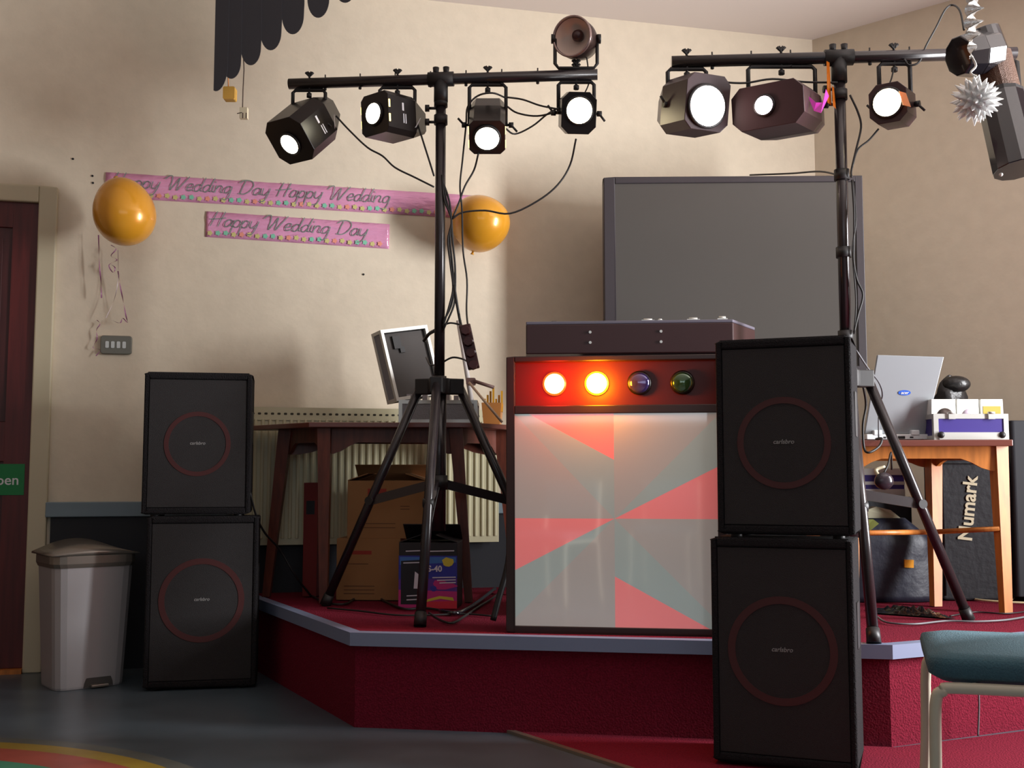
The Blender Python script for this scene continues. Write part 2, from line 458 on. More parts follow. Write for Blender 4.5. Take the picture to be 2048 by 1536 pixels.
# ------------------------------------------------------------------ light screen (disco facade)
aF = R(8)
cF, wF = face_loc(1012, 1458, 1262, 3.93, aF)
fs = thing('light_screen', 'black framed disco light screen with four coloured lamps over a white patterned panel', 'light box', cF+V((0, 0, SZ)), -aF)
HF = .972; ft = .03
M_fr = mat('black_frame', (40, 26, 24), .35)
mb = MB(); D = .16; zs = HF-.205
mb.box((-wF/2, 0, 0), (-wF/2+ft, D, HF)); mb.box((wF/2-ft, 0, 0), (wF/2, D, HF))
mb.box((-wF/2+ft, 0, HF-.018), (wF/2-ft, D, HF)); mb.box((-wF/2+ft, 0, 0), (wF/2-ft, D, .022))
mb.box((-wF/2+ft, 0, zs), (wF/2-ft, D, zs+.03))
build('frame', mb, M_fr, fs, bevel=.003)
build('lamp_board', MB().box((-wF/2+ft, .035, zs+.03), (wF/2-ft, .05, HF-.018)), mat('lamp_board_glare_red', (80, 18, 14), .4), fs)  # red glare of the lit lamps is put into the board colour
build('back_board', MB().box((-wF/2+ft, D-.01, .022), (wF/2-ft, D-.002, zs)), M_hub, fs)
# the patterned panel: coloured fields cut from one sheet
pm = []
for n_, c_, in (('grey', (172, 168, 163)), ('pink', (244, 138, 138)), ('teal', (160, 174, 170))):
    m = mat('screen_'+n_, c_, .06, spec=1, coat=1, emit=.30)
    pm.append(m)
px0, px1, pz0, pz1 = -wF/2+ft, wF/2-ft, .022, zs
def PP(x, y): return V((px0+(px1-px0)*(x-90)/1255, .006, pz1-(pz1-pz0)*(y-80)/1320))
mb = MB()
C0 = (713, 735)
pol = [(0, [(90,80),(160,80),(90+0,110)]), ]
G, K, T = 0, 1, 2
pol = [
 (K, [(180,80),(713,80),(713,370)]),
 (T, [(90,80),(180,80),(713,370),C0]),
 (G, [(90,80),C0,(90,735)]),
 (K, [(90,735),C0,(90,1060)]),
 (T, [(90,1060),C0,(90,1358)]),
 (G, [(90,1358),C0,(713,1400),(90,1400)]),
 (K, [(713,1090),(1285,1400),(713,1400)]),
 (T, [C0,(1345,1367),(1345,1400),(1285,1400),(713,1090)]),
 (G, [C0,(1345,735),(1345,1367)]),
 (K, [C0,(1345,415),(1345,735)]),
 (T, [C0,(1345,103),(1345,415)]),
 (G, [C0,(713,370),(713,80),(1345,80),(1345,103)]),
]
for k, P in pol:
    mb.k = k; mb.face([PP(*q) for q in P])
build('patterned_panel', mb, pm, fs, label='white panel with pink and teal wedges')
lampc = [('red', (255, 40, 10), (255, 70, 20), 9), ('amber', (255, 170, 20), (255, 170, 20), 14), ('blue', (70, 60, 130), None, 0), ('green', (50, 90, 50), None, 0)]
for i, (n_, c_, e_, s_) in enumerate(lampc):
    x = -wF/2+.172+i*.151; z = (zs+.03+HF-.018)/2
    if s_:
        m = mat('lamp_'+n_, c_, .3, emit=s_, ecol=(255, 225, 120) if n_ == 'red' else (255, 240, 150))
        m2 = mat('lamp_edge_'+n_, c_, .3, emit=3.5 if n_ == 'red' else 5, ecol=e_)
    else:
        m = mat('lamp_'+n_, c_, .15, metal=.5, coat=1); m2 = M_house
    lp = build('lamp', MB().lathe([(.040, 0), (.043, .012), (.036, .016)], 32, Matrix.Translation((x, .035, z)) @ Matrix.Rotation(PI/2, 4, 'X')), m2, fs, label=n_+' reflector lamp'+(' lit' if s_ else ' unlit'))
    build('lens', MB().lathe([(.037, .0), (.036, .0165), (.025, .021), (.0001, .023)], 32, Matrix.Translation((x, .035, z)) @ Matrix.Rotation(PI/2, 4, 'X')), m, lp)
for i, (c_, e_) in enumerate((((255, 30, 8), 3.5), ((255, 150, 10), 8.0))):
    d = bpy.data.lights.new('screen_lamp', 'POINT'); d.energy = e_; d.color = lin(c_)[:3]; d.shadow_soft_size = .04
    o = bpy.data.objects.new('screen_lamp', d); COL.objects.link(o); o.parent = fs
    o.location = (-wF/2+.172+i*.151, -.06, (zs+.03+HF-.018)/2)
# ------------------------------------------------------------------ mixer case behind it
def hbox(bl, tl, z0, z1): pass
q = [at(1052, 706, 4.27), at(1467, 706, 4.20)]
zb0, zt0 = 1.35, 1.478
P = [V((q[0].x, q[0].y, 0)), V((q[1].x, q[1].y, 0)), V((.985, 4.43, 0)), V((.99, 4.62, 0)), V((.06, 4.68, 0))]
cs = thing('stand_cabinet', 'black cabinet standing on the stage behind the light screen', 'cabinet', (.55, 4.45, SZ))
build('cabinet_body', MB().box((-.27, -.13, 0), (.27, .13, zb0-SZ-.0)), M_hub, cs, bevel=.004)
build('cabinet_door', MB().box((-.25, -.142, .03), (.25, -.13, zb0-SZ-.04)), M_black, cs)
mx = thing('mixer_case', 'flat black equipment case lying above the light screen, metal catches on top', 'equipment case', (.5, 4.45, zb0))
mb = MB().prism([p+V((0, 0, zb0)) for p in P], (0, 0, zt0-zb0-.012)); build('case_body', mb, mat('case_black_glare', (48, 22, 23), .4), mx, world=True, bevel=.004)  # black case; red lamp glare is mixed into its base colour
mb = MB().prism([p+V((0, 0, zt0-.012)) for p in P], (0, 0, .012)); build('case_top', mb, mat('case_top_grey', (96, 92, 104), .4), mx, world=True, bevel=.003)
fd = (P[1]-P[0]).normalized()
mb = MB()
for uu in (1182, 1324):
    for vv in (666, 687):
        t = (uu-1052)/415; c = P[0].lerp(P[1], t)+V((0, 0, zt0-(vv-643)/520)); nn = V((fd.y, -fd.x, 0))
        mb.cyl(c+nn*.004, c-nn*.003, .0055, n=10)
build('rivet', mb, M_alu, mx, world=True)
for t, w_, h_ in ((.14, .03, .008), (.32, .01, .006), (.5, .012, .006), (.60, .05, .014), (.66, .02, .013), (.82, .05, .016), (.96, .04, .02)):
    c = P[0].lerp(P[1], t)+V((0, .05, zt0)); b = MB().box((-w_/2, -.012, -.001), (w_/2, .012, h_*.5), M=Matrix.Translation(c)); b.cyl(c+V((-w_/3, 0, h_*.5)), c+V((w_/3, 0, h_*.5)), h_*.5, n=10)
    build('catch', b, M_alu if t > .58 else M_hub, mx, world=True)

# ------------------------------------------------------------------ television
tY = 5.22
pa = at(1207, 355, tY+.02); pb = at(1725, 350, tY-.02)
aT = math.atan2(pb.y-pa.y, pb.x-pa.x); tw = (pb-pa).length; zt = pa.z; zbt = at(1207, 770, tY).z
tv = thing('television', 'large wide grey screen television hung across the corner behind the stage', 'television', ((pa.x+pb.x)/2, (pa.y+pb.y)/2, zbt), aT)
th_ = zt-zbt
mb = MB(); bd = .055
mb.box((-tw/2, .02, 0), (tw/2, .13, th_))
for a, b in (((-tw/2, 0, 0), (-tw/2+bd, .02, th_)), ((tw/2-.035, 0, 0), (tw/2, .02, th_)), ((-tw/2+bd, 0, th_-.03), (tw/2-.035, .02, th_)), ((-tw/2+bd, 0, 0), (tw/2-.035, .02, .09))): mb.box(a, b)
build('casing', mb, M_tvf, tv, bevel=.004)
build('screen', MB().box((-tw/2+bd, .008, .09), (tw/2-.035, .0195, th_-.03)), M_tv, tv)
build('wall_bracket', MB().box((.1, .13, .25), (.35, .62, .45)), M_hub, tv)

# ------------------------------------------------------------------ lighting stands
def stand(name, label, base, feet, zhub, zbar, ends, label_up, bendz, tubes=.022, coll=True):
    t = thing(name, label, 'lighting stand', base)
    b = V(base); H = V((b.x, b.y, zhub))
    build('mast', MB().cyl((b.x, b.y, zhub-.62), (b.x, b.y, zhub+.02), .030).cyl((b.x, b.y, zhub), (b.x, b.y, zbar-.02), tubes), M_pole, t, world=True)
    for z in label_up: build('collar', MB().cyl((b.x, b.y, z-.02), (b.x, b.y, z+.02), tubes+.007), M_hub, t, world=True)
    mb = MB().cyl((b.x, b.y, zhub-.055), (b.x, b.y, zhub+.01), .05)
    for f in feet:
        d = (V(f)-b); d.z = 0; d.normalize(); s_ = V((-d.y, d.x, 0))*.026
        p = H+d*.03; q_ = H+d*.10
        mb.hexa([x+V((0, 0, z)) for z in (-.055, .01) for x in (p-s_, q_-s_, q_+s_, p+s_)])
    build('hub', mb, M_hub, t, world=True, bevel=.004)
    for f in feet:
        f = V(f); d = (f-b); d.z = 0; d.normalize(); top = H+d*.085-V((0, 0, .02))
        lg = build('leg', MB().cyl(top, f+(top-f).normalized()*.03, .019), M_pole, t, world=True)
        build('rubber_foot', MB().cyl(f+V((0, 0, .0)), f+(top-f).normalized()*.05, .024, .022), M_hub, lg, world=True)
        mid = top.lerp(f, .52); cl = V((b.x, b.y, bendz))
        ax = (mid-cl).normalized(); sd = V((-d.y, d.x, 0))*.006; up = ax.cross(V((-d.y, d.x, 0))).normalized()*.019
        build('brace', MB().hexa([cl-sd-up, mid-sd-up, mid+sd-up, cl+sd-up, cl-sd+up, mid-sd+up, mid+sd+up, cl+sd+up]), M_pole, t, world=True)
        build('pivot', MB().cyl(mid-sd*3.5, mid+sd*3.5, .018), M_hub, t, world=True)
    build('lower_collar', MB().cyl((b.x, b.y, bendz-.03), (b.x, b.y, bendz+.03), .037), M_hub, t, world=True)
    e0, e1 = V(ends[0]), V(ends[1])
    cb = build('crossbar', MB().cyl(e0, e1, .023), M_pole, t, world=True)
    ax = (e1-e0).normalized(); c = V((b.x, b.y, zbar)); c.z = e0.z+(e1.z-e0.z)*((c-e0).dot(ax)/(e1-e0).length)
    mb = MB().cyl(c-ax*.055, c+ax*.055, .031)
    for s_ in (-1, 1): mb.cyl(c+ax*.022*s_+V((0, 0, .02)), c+ax*.022*s_+V((0, 0, .052)), .011, .014, n=8)
    mb.cyl(c-V((0, 0, .10)), c, .030)
    build('tee_clamp', mb, M_hub, t, world=True)
    for z in (-.13, -.19):
        build('clamp_knob', MB().cyl(c+V((-.02, -.01, z)), c+V((-.048, -.01, z)), .006).cyl(c+V((-.048, -.01, z)), c+V((-.066, -.01, z)), .015, n=7), M_hub, t, world=True)
    L = (e1-e0).length; k = 0.12
    while k < .96:
        p = e0.lerp(e1, k); build('bar_bolt', MB().cyl(p+V((0, 0, -.034)), p+V((0, 0, .036)), .003, n=6).cyl(p-V((0, 0, .032)), p-V((0, 0, .024)), .007, n=6), M_hub, t, world=True); k += .115
    return t, e0, e1
base = V((-.303, 4.57, SZ))
fl = [gz(650, 1210, SZ), gz(840, 1252, SZ), gz(1115, 1210, SZ)]
zh = at(878, 762, 4.57).z
lst, l0, l1 = stand('lighting_stand', 'black tripod lighting stand in front of the trapezoid table, left of the light screen', base, fl, zh, at(880, 158, 4.57).z,
      (at(578, 168, 4.63), at(1195, 149, 4.51)), (at(880, 205, 4.57).z, at(880, 240, 4.57).z), at(870, 965, 4.57).z)
base2 = V((1.268, 4.15, SZ))
fr = [gz(1938, 1240, SZ), gz(1748, 1287, SZ), V((.83, 4.32, SZ))]
zh2 = at(1700, 745, 4.15).z
rst, r0, r1 = stand('lighting_stand', 'black tripod lighting stand behind the right hand loudspeaker stack', base2, fr, zh2, at(1688, 116, 4.15).z,
      (at(1343, 124, 4.19), at(2032, 106, 4.11)), (at(1692, 190, 4.15).z, at(1692, 350, 4.15).z, at(1696, 505, 4.15).z, at(1697, 672, 4.15).z), at(1700, 985, 4.15).z)

# ------------------------------------------------------------------ lamps on the bars
def bar_pt(e0, e1, u):
    # point on the bar that shows at column u
    best = min((abs(project(e0.lerp(e1, i/400))[0]-u), i) for i in range(401))
    return e0.lerp(e1, best[1]/400)
def project(p):
    c, s_ = math.cos(PITCH), math.sin(PITCH); q = p-V((0, 0, EYE))
    fwd = q.y*c+q.z*s_; up = -q.y*s_+q.z*c
    return 1024+F*q.x/fwd, 768-F*up/fwd
def aim(pan, tilt):   # -Y forward; pan>0 turns the face to the photo's right, tilt>0 looks down
    return Matrix.Rotation(R(pan), 4, 'Z') @ Matrix.Rotation(R(tilt), 4, 'X')
def wing(mb, p, s=1.0):
    mb.cyl(p, p+V((0, 0, .03*s)), .005, n=6)
    for a in (-1, 1):
        mb.cyl(p+V((0, 0, .012*s)), p+V((.016*a, 0, .03*s)), .004, .006, n=6)
        mb.cyl(p+V((0, 0, .012*s)), p+V((.007*a, 0, .034*s)), .003, .004, n=6)
def boxlamp(label, e, u, drop, pan, tilt, W=.15, Hh=.15, L=.20, lensr=.042, lens=None, yrot=0, back=.55, lensoff=(0, 0), knobs=True, pr=True, yw=None, body=None, group=None, cut=.03, vents=False):
    p = bar_pt(*e, u)
    t = thing('effect_light', label, 'stage light', p, R(yrot), group)
    yw = yw or W+.03; lens = lens or M_lens; body = body or M_house
    top = -.03; pv = -drop
    mb = MB()
    mb.tube([(-yw/2, 0, pv), (-yw/2, 0, top-.012), (-yw/2+.012, 0, top), (yw/2-.012, 0, top), (yw/2, 0, top-.012), (yw/2, 0, pv)], .0085, n=6)
    build('yoke', mb, M_hub, t)
    mb = MB(); wing(mb, V((0, 0, .018))); mb.cyl((0, 0, -.055), (0, 0, .02), .0055, n=8); mb.cyl((0, 0, -.062), (0, 0, -.045), .012, n=6)
    build('wing_bolt', mb, M_hub, t)
    M = Matrix.Translation((0, 0, pv)) @ Matrix.Rotation(-R(yrot), 4, 'Z') @ aim(pan, tilt)
    # body: octagonal front narrowing to the back
    def sect(y, w_, h_, c_): return [V((x, y, z)) for x, z in ((-w_/2+c_, -h_/2), (w_/2-c_, -h_/2), (w_/2, -h_/2+c_), (w_/2, h_/2-c_), (w_/2-c_, h_/2), (-w_/2+c_, h_/2), (-w_/2, h_/2-c_), (-w_/2, -h_/2+c_))]
    secs = [sect(-L/2, W, Hh, cut), sect(L*.12, W, Hh, cut), sect(L/2, W*back, Hh*back, cut*back)]
    mb = MB(); vs = sum(secs, []); n = 8
    fs_ = [(i*n+j, i*n+(j+1) % n, (i+1)*n+(j+1) % n, (i+1)*n+j) for i in range(2) for j in range(n)]+[list(range(n))[::-1], list(range(2*n, 3*n))]
    mb.add(vs, fs_, M=M)
    h = build('housing', mb, body, t, bevel=.002)
    lx, lz = lensoff
    build('lens_rim', MB().lathe([(lensr+.006, 0), (lensr+.006, .008), (lensr, .010)], 28, M @ Matrix.Translation((lx, -L/2, lz)) @ Matrix.Rotation(PI/2, 4, 'X')), M_hub, t)
    build('lens', MB().lathe([(lensr, 0), (lensr, .0095), (lensr*.6, .014), (.0001, .016)], 28, M @ Matrix.Translation((lx, -L/2, lz)) @ Matrix.Rotation(PI/2, 4, 'X')), lens, t, label='glowing round lens')
    if vents:
        for s_ in (-1, 1):
            for z in (-.03, .03): build('vent', MB().box((s_*(W/2-.002), -L/2+.002, z-.016), (s_*(W/2+.003), -L/2+.009, z+.016), M=M), M_leak, h, label='warm lit vent slot')
    if knobs:
        for s_ in (-1, 1):
            a = V((s_*W/2, 0, 0)); b = V((s_*(yw/2+.012), 0, 0))
            mb = MB(); mb.cyl(a, b, .006, n=8, M=M); mb.cyl(b, b+V((s_*.02, 0, 0)), .012, n=7, M=M); mb.cyl(b+V((s_*.01, 0, 0)), b+V((s_*.035, 0, .03*(-s_))), .005, n=6, M=M)
            build('knob', mb, M_hub, t)
    if pr:
        mb = MB()
        sd = W/2+.0006
        for s_ in (1, -1):
            for (y0, y1, z0, z1) in ((-.05, -.04, .012, .045), (-.045, -.04, -.04, .0), (-.033, -.028, -.04, .0)):
                mb.box((s_*sd-.0005, y0, z0), (s_*sd+.0005, y1, z1), M=M)
            mb.prism([V((s_*sd, .02, -.05)), V((s_*sd, .03, -.045)), V((s_*sd, .06, .0)), V((s_*sd, .055, -.002))][::s_], (.0008*s_, 0, 0), M=M)
        build('print', mb, M_white, h)
    return t
L_ = (l0, l1); Rr = (r0, r1)
boxlamp('first of four hanging lights on the left stand, at the far end, turned down left', L_, 618, .185, -36, 42, W=.215, Hh=.2, L=.29, yw=.14, knobs=True, lensr=.045, cut=.04, lensoff=(0, -.01))
boxlamp('black hanging light beside the mast of the left stand, facing left', L_, 795, .17, -40, 4, W=.165, Hh=.175, L=.26, yw=.15, lensr=.045, knobs=False, cut=.02, vents=True)
boxlamp('black hanging light right of the left mast, tilted down towards us', L_, 976, .205, 0, 42, W=.15, Hh=.15, L=.25, lensr=.052, yw=.155, back=.9, pr=False, vents=True, cut=.02)
boxlamp('brightest hanging light at the right end of the left bar', L_, 1153, .165, 4, 18, W=.145, Hh=.17, L=.18, lensr=.055, lens=M_lensw, yw=.15, back=.85, pr=False, lensoff=(0, .01))
M_housep = mat('brown_enamel', (52, 32, 36), .35)
M_lensr = mat('lit_lens_rosy', (255, 240, 235), .3, emit=30, ecol=(255, 225, 215))
boxlamp('brightest light on the right stand, long dark housing at the left bar end', Rr, 1374, .185, 22, 10, W=.19, Hh=.21, L=.30, lensr=.078, lens=M_lensr, yw=.15, body=M_housep, back=.5, pr=False, lensoff=(-.005, -.015), cut=.03)
M_lensm = mat('lit_lens_pink', (255, 230, 240), .3, emit=12, ecol=(255, 220, 240))
r2l = boxlamp('long dark housing with a small glowing lens, left of the right mast', Rr, 1562, .215, -33, 6, W=.28, Hh=.165, L=.34, lensr=.036, lens=M_lensm, yw=.26, body=M_housep, back=.8, pr=False, knobs=False, lensoff=(-.01, 0), cut=.035)
boxlamp('small hanging light with orange gel, just right of the right mast', Rr, 1788, .205, -34, 6, W=.14, Hh=.15, L=.22, lensr=.054, lens=M_lensw, yw=.12, body=M_housep, back=.6, pr=False)
# orange gel flaps by the right mast, and a painted magenta reflection
M_or = mat('orange_gel', (235, 130, 20), .25, trans=.3); M_mg = mat('magenta_reflection', (220, 50, 190), .25, trans=.2)
g = thing('gel_or_reflection', 'orange gel strip hanging from the bar at the right mast', 'gel sheet', at(1660, 130, 4.1))
for u0, u1, v0, v1 in ((1653, 1663, 122, 205), (1664, 1672, 172, 212)):
    a = [at(u0, v0, 4.1), at(u0+2, v1, 4.09), at(u1, v1+6, 4.11), at(u1-4, v0+3, 4.12)]
    build('gel_strip', MB().prism(a, (0, .001, 0)), M_or, g, world=True)
g = thing('gel_or_reflection', 'magenta reflection on the long housing, built as a sheet', 'gel sheet', at(1637, 215, 3.98))
a = [at(1615, 190, 4.0), at(1628, 222, 3.99), at(1642, 226, 3.98), at(1658, 192, 4.0), at(1652, 178, 4.0), at(1645, 205, 3.99), at(1632, 205, 3.99)]
build('gel_or_reflection_piece', MB().prism(a, (0, .001, 0)), M_mg, g, world=True)  # stands in for a magenta reflection on the housing
g = thing('gel_or_reflection', 'orange gel on the small light right of the right mast', 'gel sheet', at(1815, 190, 3.98))
build('gel_or_reflection_piece', MB().prism([at(1798, 182, 4.0), at(1806, 210, 3.99), at(1822, 214, 3.99), at(1812, 186, 4.0)], (0, .001, 0)), M_or, g, world=True)

# scoop light standing above the left bar
p = bar_pt(*L_, 1153)
sc = thing('scoop_light', 'round unlit spotlight standing upright above the right end of the left bar', 'stage light', p)
mb = MB(); pv = at(1148, 78, p.y).z-p.z; yw = .178
mb.tube([(-yw/2, 0, pv), (-yw/2, 0, .05), (-yw/2+.015, 0, .03), (yw/2-.015, 0, .03), (yw/2, 0, .05), (yw/2, 0, pv)], .008, n=6)
build('yoke', mb, M_hub, sc)
M = Matrix.Translation((0, 0, pv)) @ aim(-26, 6) @ Matrix.Rotation(PI/2, 4, 'X')
M_brz = mat('bronze_housing', (70, 52, 50), .35, metal=.4)
build('housing', MB().lathe([(.045, -.105), (.07, -.085), (.083, -.03), (.086, .045), (.082, .047), (.078, .04), (.062, .0), (.035, -.02), (.0001, -.022)], 32, M), M_brz, sc)
build('reflector', MB().lathe([(.0775, .041), (.06, .005), (.03, -.012), (.0001, -.015)], 32, M, cap=False), mat('dull_reflector', (200, 180, 168), .6, metal=0), sc)
build('bulb', MB().lathe([(.0001, -.014), (.022, -.01), (.026, .01), (.018, .028), (.0001, .03)], 16, M @ Matrix.Translation((.012, .01, 0))), mat('dark_bulb', (60, 34, 34), .3), sc)
build('rim', MB().lathe([(.079, .04), (.079, .05), (.087, .05), (.087, .036)], 32, M, cap=False), mat('steel_rim', (160, 140, 136), .3, metal=.8), sc)
for s_ in (-1, 1): build('knob', MB().cyl((s_*yw/2, 0, pv), (s_*(yw/2+.016), 0, pv), .02, n=10), M_hub, sc)
mb = MB(); wing(mb, V((0, 0, .035))); build('wing_bolt', mb, M_hub, sc)

# big scanner at the right end of the right bar
M_gl = mat('gloss_black', (22, 20, 24), .16, coat=.7)
M_mesh = mat('bronze_mesh', (84, 58, 44), .4, bump=.6, scale=300, metal=.3)
scn = thing('barrel_scanner', 'large glossy black barrel shaped scanner light at the far right bar end', 'stage light', bar_pt(*Rr, 1985))
Yc = 3.95
def drum(a, b, r, r2=None, n=14): return MB().cyl(a, b, r, r2, n=n, smooth=False)
hA, hB = at(1936, 118, Yc-.05), at(1988, 88, Yc+.08)
d_ = (at(2010, 215, Yc)-at(1955, 40, Yc)).normalized()
o0 = at(1972, 78, Yc)
build('motor_head', MB().cyl(at(1916, 112, Yc-.04), at(1948, 108, Yc-.02), .072, .085, n=10, smooth=False).cyl(at(1948, 108, Yc-.02), at(1985, 102, Yc+.0), .085, .078, n=10, smooth=False), M_gl, scn, world=True, bevel=.004)
build('head_cap', drum(at(1962, 62, Yc), at(1978, 112, Yc), .064, .070, 20), M_gl, scn, world=True, bevel=.004)
build('mesh_barrel', drum(at(1982, 112, Yc+.02), at(2006, 200, Yc+.02), .070, .068, 24), M_mesh, scn, world=True)
build('barrel', drum(at(2001, 196, Yc+.0), at(2036, 340, Yc-.06), .082, .086, 12), M_gl, scn, world=True, bevel=.003)
build('band', drum(at(1999, 192, Yc+.01), at(2003, 212, Yc), .086, .086, 12), M_hub, scn, world=True)
build('bracket', MB().tube([at(2000, 110, Yc+.12), at(2032, 125, Yc+.1), at(2040, 215, Yc+.07), at(2046, 222, Yc+.02)], .012, n=6), M_hub, scn, world=True)
build('knob', MB().cyl(at(2036, 218, Yc), at(2056, 214, Yc), .022, n=8), M_hub, scn, world=True)
build('screw', MB().ball(at(2002, 349, Yc-.07), .007, 8), M_alu, scn, world=True)

# ------------------------------------------------------------------ hanging foil swirl and starburst
Yh = 3.05
sw = thing('foil_swirl', 'twisted silver foil swirl hanging from the ceiling at the right', 'decoration', at(1943, 115, Yh))
topz = CEIL; a = at(1943, 118, Yh); b = at(1950, 0, Yh); dirv = (b-a)/(b.z-a.z); top = a+dirv*(CEIL-a.z)
mb = MB(); n = 190; vs = []; fs_ = []
for i in range(n+1):
    t = i/n; c = a.lerp(top, t); z_ = (top.z-a.z)*t
    ang = 2*PI*z_/.075; r_ = .027*min(1, t*9+.25)
    d = V((math.cos(ang), math.sin(ang), .0))*r_
    vs += [c-d, c+d]
for i in range(n): fs_.append((2*i, 2*i+1, 2*i+3, 2*i+2))
mb.add(vs, fs_, True); mb.add([v+V((0, 0, .002)) for v in vs], fs_, True)
build('foil_spiral', mb, M_foil, sw, world=True)
build('hook', MB().tube([a+V((0, 0, .01)), a+V((.012, 0, -.02)), a+V((-.004, 0, -.04)), a+V((.012, -.005, -.055))], .003, n=6, smoothpts=4), M_alu, sw, world=True)
sb = thing('starburst', 'spiky white and silver starburst ball hanging below the foil swirl', 'decoration', at(1952, 200, Yh))
M_star = mat('white_spikes', (253, 254, 253), .4, coat=.3, trans=.55)
cc = at(1952, 200, Yh); mb = MB(); mb.ball(cc, .046, 12)
N = 90
for i in range(N):
    z_ = 1-2*(i+.5)/N; ph = i*2.39996; rr_ = math.sqrt(1-z_*z_)
    d = V((rr_*math.cos(ph), rr_*math.sin(ph), z_)); ln = .062+.012*random.random()
    mb.cyl(cc+d*.03, cc+d*ln, .014, .0008, n=6, cap=False)
build('spikes', mb, M_star, sb, world=True)
build('loop', MB().tube([cc+V((0, 0, .03)), cc+V((-.008, 0, .06)), a+V((.012, -.005, -.055))], .002, n=5), M_alu, sb, world=True)

# ------------------------------------------------------------------ feather board hanging, top left
Yf = 4.35
fb = thing('feather_board', 'black wing shaped board with rounded feather tips hanging from the ceiling', 'decoration', at(480, 0, Yf))
tips = [(438, 182, 22), (462, 157, 36), (501, 130, 38), (541, 100, 40), (585, 68, 42), (636, 35, 42), (690, 5, 46)]
M_fe = mat('black_feather_paint', (34, 33, 38), .55)
zc = CEIL
for i, (u, v, wd) in enumerate(tips):
    c = at(u, v, Yf+.004*i); half = wd/F*Yf/2
    poly = []
    if i == 0:
        x0 = at(427, v, Yf).x; x1 = at(427+wd+4, v, Yf).x; zb_ = c.z
        poly = [V((x0, Yf, zc)), V((x0, Yf, zb_+.003)), V((x0+.008, Yf, zb_))]
        for k in range(1, 9):
            t = k/8; poly.append(V((x0+.008+(x1-x0)*math.sin(t*PI/2)*.9, Yf, zb_+.11*(1-math.cos(t*PI/2)))))
        poly.append(V((x0+(x1-x0)*1.05, Yf, zc)))
    else:
        Y_ = Yf+.004*i; hl = half*1.9
        for k in range(17):
            t = PI+PI*k/16; poly.append(V((c.x+half*1.08*math.cos(t), Y_, c.z+hl+hl*math.sin(t))))
        # widen upward, overlapping its neighbours
        poly.append(V((c.x+half*1.12, Y_, c.z+hl+.05))); poly.append(V((c.x+half*1.0, Y_, zc))); poly.append(V((c.x-half*2.4, Y_, zc))); poly.append(V((c.x-half*1.5, Y_, c.z+hl+.05)))
    build('feather', MB().prism(poly, (0, .0038, 0)), M_fe, fb, world=True)
def hang(name, label, pts, r, m, endpts=None):
    pass
hc = thing('cord_toggle', 'yellow wooden block on a short cord below the feather board', 'cord toggle', at(460, 188, 4.40))
build('cord', MB().tube([at(455, 100, 4.40), at(456, 150, 4.40), at(457, 180, 4.40)], .0025, n=5), M_oak, hc, world=True)
build('block', MB().rbox(at(448, 201, 4.41)-V((0, .02, 0)), at(472, 176, 4.41)+V((0, .02, 0)), .006, axis=1), mat('yellow_wood', (190, 146, 60), .6), hc, world=True)
hc = thing('cable_connector', 'white plastic connector on a dark wire below the feather board', 'connector', at(487, 228, 4.40))
build('wire', MB().tube([at(486, 90, 4.40), at(488, 140, 4.40), at(486, 180, 4.40), at(485, 216, 4.40)], .0025, n=5), M_cord, hc, world=True)
mb = MB().box(at(480, 238, 4.41)-V((0, .012, 0)), at(496, 216, 4.41)+V((0, .012, 0))); mb.k = 1
for du in (-2, 5): mb.box(at(482+du+4, 236, 4.385), at(485+du+4, 226, 4.39))
mb.cyl(at(474, 227, 4.39), at(484, 225, 4.39), .002, n=6)
build('connector_block', mb, [M_frame, M_cord], hc, world=True, bevel=.001)

# ------------------------------------------------------------------ banners
GL = {
 'H': (1.8, [[(.15,0),(.3,1),(.5,2)], [(1.15,0),(1.3,1),(1.5,2)], [(-.15,.9),(.8,1.0),(1.8,1.2)]]),
 'a': (1.2, [[(1,.85),(.6,1),(.15,.6),(.2,.1),(.6,.02),(.95,.5),(1,.9),(.97,.25),(1.25,.08)]]),
 'p': (1.1, [[(.1,.95),(.05,0),(-.05,-1)], [(.08,.5),(.45,1),(.92,.75),(.8,.15),(.4,0),(.08,.2)]]),
 'y': (1.25, [[(.1,1),(.12,.25),(.55,.05),(.98,.6)], [(1.05,1),(.92,0),(.6,-.8),(.05,-.9)]]),
 'W': (2.6, [[(-.5,1.5),(-.1,1.95),(.35,1.9),(.45,1),(.5,0),(1.0,.9),(1.35,1.7),(1.38,.8),(1.45,0),(2.0,1.0),(2.55,2)]]),
 'e': (.95, [[(.1,.45),(.75,.6),(.7,.98),(.35,1),(.05,.5),(.3,.02),(.9,.2)]]),
 'd': (1.2, [[(.95,.85),(.6,1),(.15,.6),(.2,.1),(.6,.02),(.95,.5)], [(1.2,2),(1.0,1),(.95,.2),(1.2,.08)]]),
 'i': (.5, [[(.2,1),(.13,.2),(.4,.08)], [(.27,1.45),(.3,1.55)]]),
 'n': (1.15, [[(.1,1),(.05,0)], [(.08,.5),(.5,1),(.85,.8),(.8,.15),(1.1,.08)]]),
 'g': (1.15, [[(.95,.85),(.6,1),(.15,.6),(.2,.1),(.6,.05),(.95,.5)], [(1,.95),(.92,-.3),(.6,-.95),(.05,-.8)]]),
 'D': (1.95, [[(.55,1.85),(.4,1),(.3,0)], [(-.2,1.6),(.5,2),(1.4,1.9),(1.8,1.3),(1.5,.5),(.9,.05),(.1,.05)]]),
 ' ': (.85, [])}
M_pink = mat('pink_foil', (230, 160, 196), .2, metal=.15, bump=1, scale=9, stretch=(1, 1, 3))
M_scr = mat('silver_green_script', (150, 162, 156), .4, metal=.2)
M_f1 = mat('flower_orange', (232, 150, 130), .5); M_f2 = mat('flower_green', (130, 200, 170), .5); M_f3 = mat('flower_yellow', (206, 196, 130), .5)
